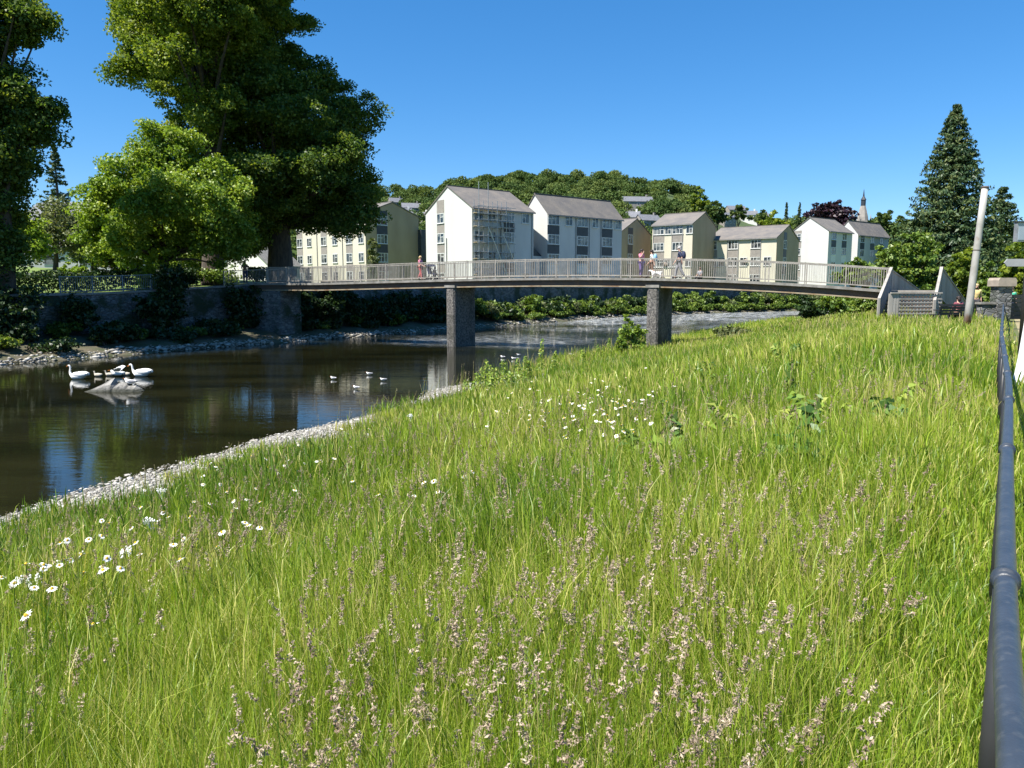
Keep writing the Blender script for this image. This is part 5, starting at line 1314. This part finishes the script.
def blades(n, r0, r1, p, segs, wk, hmin, hmax):
    x, y, r = polar(n, r0, r1, p); ok, t, s = meadow_mask(x, y); x, y, r, t, s = x[ok], y[ok], r[ok], t[ok], s[ok]
    # thin out trampled gaps
    n = len(x)
    patch = vnoise(x * .55 + 7, y * .55, 31) * .6 + vnoise(x * 1.9, y * 1.9, 32) * .4
    h = hmin + (hmax - hmin) * (.15 + .85 * patch) * (.55 + .6 * rng.random(n))
    h *= np.clip(.45 + (s + .1) * .9, .45, 1)
    h *= 1 + np.interp(s / sN(t), [.62, .84], [0, 1]) * np.interp(t, [14, 26], [-.42, .30])
    z = zNear(t, s) - .02
    w = np.maximum(.0035, wk * r) * (.6 + .8 * rng.random(n))
    a = rng.random(n) * 2 * np.pi; la = rng.normal(2.2, 1.5, n)
    lean = h * np.abs(rng.normal(.16, .17, n)) + .02
    lx, ly = np.cos(la) * lean, np.sin(la) * lean
    # blades turn mostly sideways to their lean
    wx, wy = np.cos(a) * w * .5, np.sin(a) * w * .5
    fr = [(0, 1, 0)] + ([(.38, .9, .16), (.74, .62, .52)] if segs == 3 else [(.58, .8, .30)])
    cols = []
    for (f, ww, lf) in fr:
        cx, cy, cz = x + lx * lf, y + ly * lf, z + h * f
        cols += [np.stack([cx - wx * ww, cy - wy * ww, cz], -1), np.stack([cx + wx * ww, cy + wy * ww, cz], -1)]
    droop = np.clip(1 - lean / h * .35, .55, 1)
    cols.append(np.stack([x + lx, y + ly, z + h * droop], -1))
    k = len(cols); V = np.stack(cols, 1).reshape(-1, 3); b0 = (np.arange(n) * k)[:, None]
    quads = [b0 + np.array([2 * i, 2 * i + 1, 2 * i + 3, 2 * i + 2]) for i in range(len(fr) - 1)]
    tri = b0 + np.array([k - 3, k - 2, k - 1])
    pt = np.clip(.40 + (vnoise(x * .25 + 3, y * .25, 41) - .5) * .75 + (vnoise(x * .9, y * .9, 42) - .5) * .65, 0, 1)
    tone = np.clip(.0 + pt * .8 + rng.normal(0, .23, n), 0, .86)
    dry = rng.random(n) < (.10 + .14 * (vnoise(x * .35, y * .35, 43) > .62)); tone = np.where(dry, .9 + .1 * rng.random(n), tone)
    return V, quads, tri, tone
VV, QQ, TT, TN, n0 = [], [], [], [], 0
TNt = []
for args in ((230000, 1.05, 9, 1.55, 3, .0016, .30, .68), (250000, 7, 26, 1.35, 2, .00115, .28, .66), (190000, 22, 95, 1.3, 2, .00085, .28, .60), (26000, 1.3, 24, 1.4, 3, .0015, .45, .95)):
    V, q, tr, tone = blades(*args)
    VV.append(V)
    for a in q: QQ.append(a + n0); TN.append(tone)
    TT.append(tr + n0); TNt.append(tone); n0 += len(V)
me = np_mesh('meadow_grass', np.concatenate(VV), [np.concatenate(QQ), np.concatenate(TT)], M['grass'], np.concatenate(TN + TNt))
tag(link('meadow_grass', me), 'tall green meadow grass covering the bank', 'grass', kind='stuff')

# flowering grass heads
def seedheads(x, y, hs, S, ncl, m, wk):
    n = len(x); t, s = xy2ts(x, y); z = zNear(t, s)
    la = rng.normal(.4, 1.4, n); ln = hs * np.abs(rng.normal(.20, .15, n))
    b = np.stack([x, y, z - .02], -1); tip = b + np.stack([np.cos(la) * ln, np.sin(la) * ln, hs * np.clip(1 - ln / hs * .3, .6, 1)], -1)
    mid = b + np.stack([np.cos(la) * ln * .28, np.sin(la) * ln * .28, hs * .55], -1)
    w = np.maximum(.0011, wk * np.hypot(x, y)); ax = np.stack([np.ones(n), np.zeros(n), np.zeros(n)], -1) * w[:, None]; ay = np.stack([np.zeros(n), np.ones(n), np.zeros(n)], -1) * w[:, None]
    Vs = np.concatenate([np.stack([b - q, b + q, mid - q, mid + q, tip - q * .5, tip + q * .5], 1) for q in (ax, ay)], 1)
    base = (np.arange(n) * 12)[:, None]
    Fs = np.concatenate([base + np.array(q) for q in ((0, 1, 3, 2), (2, 3, 5, 4), (6, 7, 9, 8), (8, 9, 11, 10))], 0)
    Ts = np.tile(rng.random(n), 4)
    d = tip - mid; d /= np.linalg.norm(d, axis=1, keepdims=True)
    k = np.repeat(np.arange(n), ncl); f = np.tile(np.linspace(0, 1, ncl), n) + rng.normal(0, .06, n * ncl)
    c = tip[k] - d[k] * (S[k] * f)[:, None]
    sd = unit(len(k)); sd[:, 2] = np.abs(sd[:, 2]) * .5; c = c + sd * (S[k] * (.04 + .30 * np.clip(f, 0, 1) ** 1.5 * rng.random(len(k))))[:, None]
    j = np.repeat(np.arange(len(k)), m); P = c[j] + rng.normal(size=(len(j), 3)) * (S[k][j] * .055)[:, None]
    V, F = leaves(P, S[k][j] * rng.uniform(.09, .19, len(j)), d[k][j] * .3 + sd[j] * .3, .8, .2, .38, .15)
    T = np.clip(rng.random(n)[k][j] * .55 + rng.normal(.18, .2, len(j)), 0, 1)
    return Vs.reshape(-1, 3), Fs, Ts, V, F, T
x, y, r = polar(3300, 1.5, 14, 1.5, -42, 34); ok, t, s = meadow_mask(x, y)
ok &= (vnoise(x * .9 + 5, y * .9, 51) + .5 * vnoise(x * .35, y * .35, 53) > .50) & (s > .3) & (s < sN(t) * .8); x, y, r = x[ok], y[ok], r[ok]
A_ = seedheads(x, y, rng.uniform(.42, .78, len(x)), rng.uniform(.045, .10, len(x)), 6, 13, .0005)
x, y, r = polar(5200, 9, 60, 1.2, -30, 36); ok, t, s = meadow_mask(x, y)
ok &= (vnoise(x * .3 + 5, y * .3, 52) > .42) & (s < sN(t) * .88); x, y, r = x[ok], y[ok], r[ok]
B_ = seedheads(x, y, rng.uniform(.40, .68, len(x)), rng.uniform(.08, .15, len(x)), 4, 3, .0004)
n = 330; t = rng.uniform(13, 46, n) + 0; s = sN(t) * np.interp(t, [13, 26], [.83, .93]) * (1 + rng.normal(0, .035, n)); x, y = ts2xy(t, s)
C_ = seedheads(x, y, rng.gamma(9, .07, n) + .15, rng.uniform(.07, .15, n), 5, 5, .00022)
B_ = tuple(np.concatenate([b, c + (len(B_[0]) if i == 1 else len(B_[3]) if i == 4 else 0)]) for i, (b, c) in enumerate(zip(B_, C_)))
o = link('seed_heads', np_mesh('seed_heads', np.concatenate([A_[3], B_[3]]), np.concatenate([A_[4], B_[4] + len(A_[3])]), M['seed'], np.concatenate([A_[5], B_[5]])))
tag(o, 'purplish brown flowering grass heads standing above the meadow', 'grass heads', kind='stuff')
o = link('grass_stalks', np_mesh('grass_stalks', np.concatenate([A_[0], B_[0]]), np.concatenate([A_[1], B_[1] + len(A_[0])]), M['culm'], np.concatenate([A_[2], B_[2]])))
tag(o, 'thin stalks carrying the flowering grass heads', 'grass stalks', kind='stuff')

# daisies, each its own object, sharing three meshes
petal = simple('white_petals', (.86, .86, .82), (.78, .78, .74), .7, 30); eye_ = simple('yellow_flower_eye', (.72, .45, .03), (.6, .34, .02), .8, 30); stemm = simple('flower_stem', (.10, .17, .03), (.07, .12, .02), .8, 9)
def daisy_mesh(i):
    mb = MB(); rs = random.Random(i); h = .55; tip = Vector((.05, .02, h)); nrm = Vector((rs.uniform(-.5, .1), rs.uniform(-.75, -.25), 1)).normalized()
    mb.cur = 0; mb.tube([(0, 0, -.05), (.015, .01, h * .6), tip], [.003, .0028, .0025], 5)
    a = nrm.cross(Vector((1, 0, 0))).normalized(); b = nrm.cross(a); mb.cur = 1
    for k in range(15):
        t = 2 * math.pi * k / 15 + rs.uniform(-.06, .06); d = a * math.cos(t) + b * math.sin(t); e = nrm.cross(d); L = rs.uniform(.026, .034)
        mb.add([tip + d * .006, tip + d * L * .6 - e * .0062 + nrm * .003, tip + d * L + nrm * rs.uniform(-.006, .003), tip + d * L * .6 + e * .0062 + nrm * .003], [(0, 1, 2, 3)])
    mb.cur = 2; mb.ball(tip + nrm * .003, .0095, 8, 5)
    me = bpy.data.meshes.new('oxeye_daisy'); me.from_pydata([tuple(v) for v in mb.v], [], mb.f)
    for m_ in (stemm, petal, eye_): me.materials.append(m_)
    me.polygons.foreach_set('material_index', mb.m); return me
DM = [daisy_mesh(i) for i in range(4)]
def ground_hit(u, v, up=.0):
    z = -.5
    for _ in range(12):
        p = atZ(u, v, z + up); t, s = xy2ts(p.x, p.y); z = .5 * z + .5 * float(zNear(t, s))
    return p.x, p.y, float(zNear(t, s)), t, s
def daisies(n, fn, label, group, big=1.0):
    k = 0
    for _ in range(n * 4):
        if k >= n: break
        u, v = fn(); x, y, z, t, s = ground_hit(u, v, .5)
        if s > float(sN(t)) * .93 or y < 2: continue
        o = link('oxeye_daisy', DM[k % 4], None, (x, y, z)); o.rotation_euler = (rng.uniform(-.22, .22), rng.uniform(-.22, .22), rng.uniform(-2.2, 2.2)); q = rng.uniform(.9, 1.2) * big * min(1.5, max(1, y / 13)) * rng.uniform(.58, .98); o.scale = (q, q, rng.uniform(.8, 1.15))
        tag(o, label, 'daisy', group); k += 1
daisies(115, lambda: (rng.normal(588, 48), rng.normal(405, 17)), 'white oxeye daisy in the scattered drift in mid meadow beyond the grass heads', 'daisies in mid meadow')
daisies(85, lambda: (lambda q: (q * 330 + rng.normal(0, 16), 585 - q * 125 + rng.normal(0, 24)))(rng.random()), 'white oxeye daisy among thin grass beside the pale shingle shore', 'daisies beside the shingle')
daisies(26, lambda: (rng.uniform(200, 470), rng.uniform(425, 500)), 'white oxeye daisy standing singly in open grass between the drift and the shingle', 'single daisies in open grass')

# umbels of white flowers near the shingle
def umbel(u, v, label, hh_=.45):
    x, y, z, t, s = ground_hit(u, v, hh_); o0 = Vector((x, y, z)); root = thing('white_umbel', label, 'wild flower', o0)
    mb = MB(); mh = MB(); mb.tube([(0, 0, -.05), (.02, 0, hh_ * .7)], [.006, .005], 6)
    for k in range(9):
        a = rng.uniform(0, 6.28); d = rng.uniform(.0, .07); c = Vector((.02 + math.cos(a) * d, math.sin(a) * d, hh_ + rng.uniform(-.03, .03)))
        mh.tube([(.02, 0, hh_ * .7), c], [.003, .002], 4)
        for j in range(6): mh.ball(c + Vector((rng.uniform(-.03, .03), rng.uniform(-.03, .03), rng.uniform(-.008, .012))), (.009, .009, .006), 6, 4)
    mb.build('stem', stemm, root); mh.build('flower_head', petal, root)
for (u, v, lb) in ((150, 518, 'flat white flower cluster nearest the waterline on the shingle edge'), (123, 550, 'wide white flower cluster at the left among the daisies'), (160, 489, 'small white flower cluster on the shingle'), (28, 580, 'white flower cluster close to the left edge of the photo'), (410, 415, 'white flower cluster at the top of the shingle below the pier reflection')): umbel(u, v, lb)

# tall leafy stems by the water
def willowherb(u, Y, h, label, group, n=46, mat='weed'):
    p = base_at(u, Y); root = thing('willowherb', label, 'wild plant', p, 0, group)
    P = []; O = []; mb = MB()
    for st_ in range(2):
        bx, by = rng.uniform(-.12, .12, 2); hx = h * rng.uniform(.75, 1); tx, ty = bx + rng.uniform(-.12, .12), by + rng.uniform(-.1, .1)
        mb.tube([(bx, by, -.1), ((bx + tx) / 2, (by + ty) / 2, hx * .5), (tx, ty, hx)], [.008, .007, .003], 5)
        for k in range(n):
            f = k / n; a = k * 2.4; rr = .15 * (1.05 - f) + .02; P.append((bx + (tx - bx) * f + math.cos(a) * rr, by + (ty - by) * f + math.sin(a) * rr, hx * (.12 + .88 * f))); O.append((math.cos(a), math.sin(a), .5))
    V, F = leaves(np.array(P), .15, np.array(O), .5, .6, .36)
    link('foliage', np_mesh('foliage', V, F, M[mat], rng.random(len(P))), root); mb.build('stem', stemm, root)
for (u, Y, h) in ((478, 27, 1.0), (486, 27.5, 1.25), (495, 27, 1.1), (504, 28, 1.15), (520, 29, 1.3), (530, 29, 1.0), (543, 31, 1.6), (553, 32, 1.3), (512, 26, .9), (470, 25.5, .8), (492, 25.5, .9), (610, 40, 1.3), (602, 39, 1.0), (586, 36, .9)):
    willowherb(u, Y, h, 'tall leafy green stem at the water edge in front of the left pier reflection' if u < 560 else 'tall leafy green stem on the bank left of the sapling bush', 'leafy stems at the water edge' if u < 560 else 'leafy stems by the sapling bush')
for k in range(22):
    u, v = (rng.uniform(770, 930), rng.uniform(345, 440)) if k < 12 else (rng.uniform(640, 830), rng.uniform(370, 470))
    x, y, z, t, s = ground_hit(u, v, .3)
    willowherb(proj_u(Vector((x, y, z))), y, rng.uniform(.5, .72), 'short leafy green weed among the grass between the pier and the handrail', 'leafy weeds in the meadow', 34, ('dock', 'shrub', 'weed')[k % 3])
# dock plants
def dock(u, v, label, sc=1.0):
    x, y, z, t, s = ground_hit(u, v, .3); o0 = Vector((x, y, z)); root = thing('dock_plant', label, 'wild plant', o0)
    n = 60; a = rng.random(n) * 6.28; rr = rng.uniform(.03, .24, n) * sc; P = np.stack([np.cos(a) * rr, np.sin(a) * rr, rng.uniform(.15, .55, n) * sc], -1)
    V, F = leaves(P, np.full(n, .12 * sc) * rng.uniform(.7, 1.2, n), np.stack([np.cos(a), np.sin(a), a * 0 + .6], -1), .9, .6, .45)
    link('foliage', np_mesh('foliage', V, F, M['dock'], rng.random(n)), root)
    MB().tube([(0, 0, -.05), (.02, .01, .5 * sc)], [.012, .006], 6).build('stem', stemm, root)
for (u, v, lb) in ((790, 470, 'dark broad-leaved dock in the middle of the meadow right of centre'), (700, 378, 'dark dock on the crest of the meadow right of the pier'), (705, 373, 'second dock touching the dark one on the meadow crest'), (885, 425, 'broad dock below the white pole')): dock(u, v, lb)

# pebbles of both shores
OCT = np.array([(1, 0, 0), (0, 1, 0), (-1, 0, 0), (0, -1, 0), (0, 0, 1), (0, 0, -1), (.7, .7, .25), (-.7, .7, .25), (-.7, -.7, .25), (.7, -.7, .25)], float)
OF = np.array([(0, 6, 4), (6, 1, 4), (1, 7, 4), (7, 2, 4), (2, 8, 4), (8, 3, 4), (3, 9, 4), (9, 0, 4), (0, 5, 6), (6, 5, 1), (1, 5, 7), (7, 5, 2), (2, 5, 8), (8, 5, 3), (3, 5, 9), (9, 5, 0)])
def pebbles(x, y, z, sz, name, label):
    n = len(x); a = rng.random(n) * 6.28; q = OCT[None] * (1 + rng.uniform(-.22, .22, (n, 10, 1))) * np.stack([sz * rng.uniform(.8, 1.5, n), sz, sz * rng.uniform(.35, .6, n)], -1)[:, None, :]
    ca, sa = np.cos(a)[:, None], np.sin(a)[:, None]
    V = np.stack([q[..., 0] * ca - q[..., 1] * sa + x[:, None], q[..., 0] * sa + q[..., 1] * ca + y[:, None], q[..., 2] + z[:, None]], -1).reshape(-1, 3)
    F = (np.arange(n)[:, None, None] * 10 + OF[None]).reshape(-1, 3)
    tag(link(name, np_mesh(name, V, F, M['pebble'], np.repeat(np.clip(rng.normal(.52, .26, n), 0, 1), 16))), label, 'pebbles', kind='stuff')
n = 30000; t = rng.uniform(1, 60, n) ** 1.0; t = np.where(rng.random(n) < .7, rng.uniform(2, 24, n), t); s = sN(t) * (.935 + rng.normal(0, .046, n)); x, y = ts2xy(t, s)
pebbles(x, y, zNear(t, s) + .01, rng.gamma(1.6, .009, n) + .009, 'shore_pebbles', 'pale pebbles of the near shingle shore')
n = 9000; t = rng.uniform(5, 120, n); s = sF(t) + rng.normal(.35, .4, n); kp = (t < 48) | (rng.random(n) < .4); t, s = t[kp], s[kp]; n = len(t); x, y = ts2xy(t, s); zz = np.interp(s - sF(t), [-3, -.4, .3, 1.2, 5.8], [-3.4, -2.45, -2.12, -1.9, -.95])
pebbles(x, y, zz + .01, rng.gamma(1.6, .028, n) + .025, 'far_shore_pebbles', 'grey stones along the far waterline')
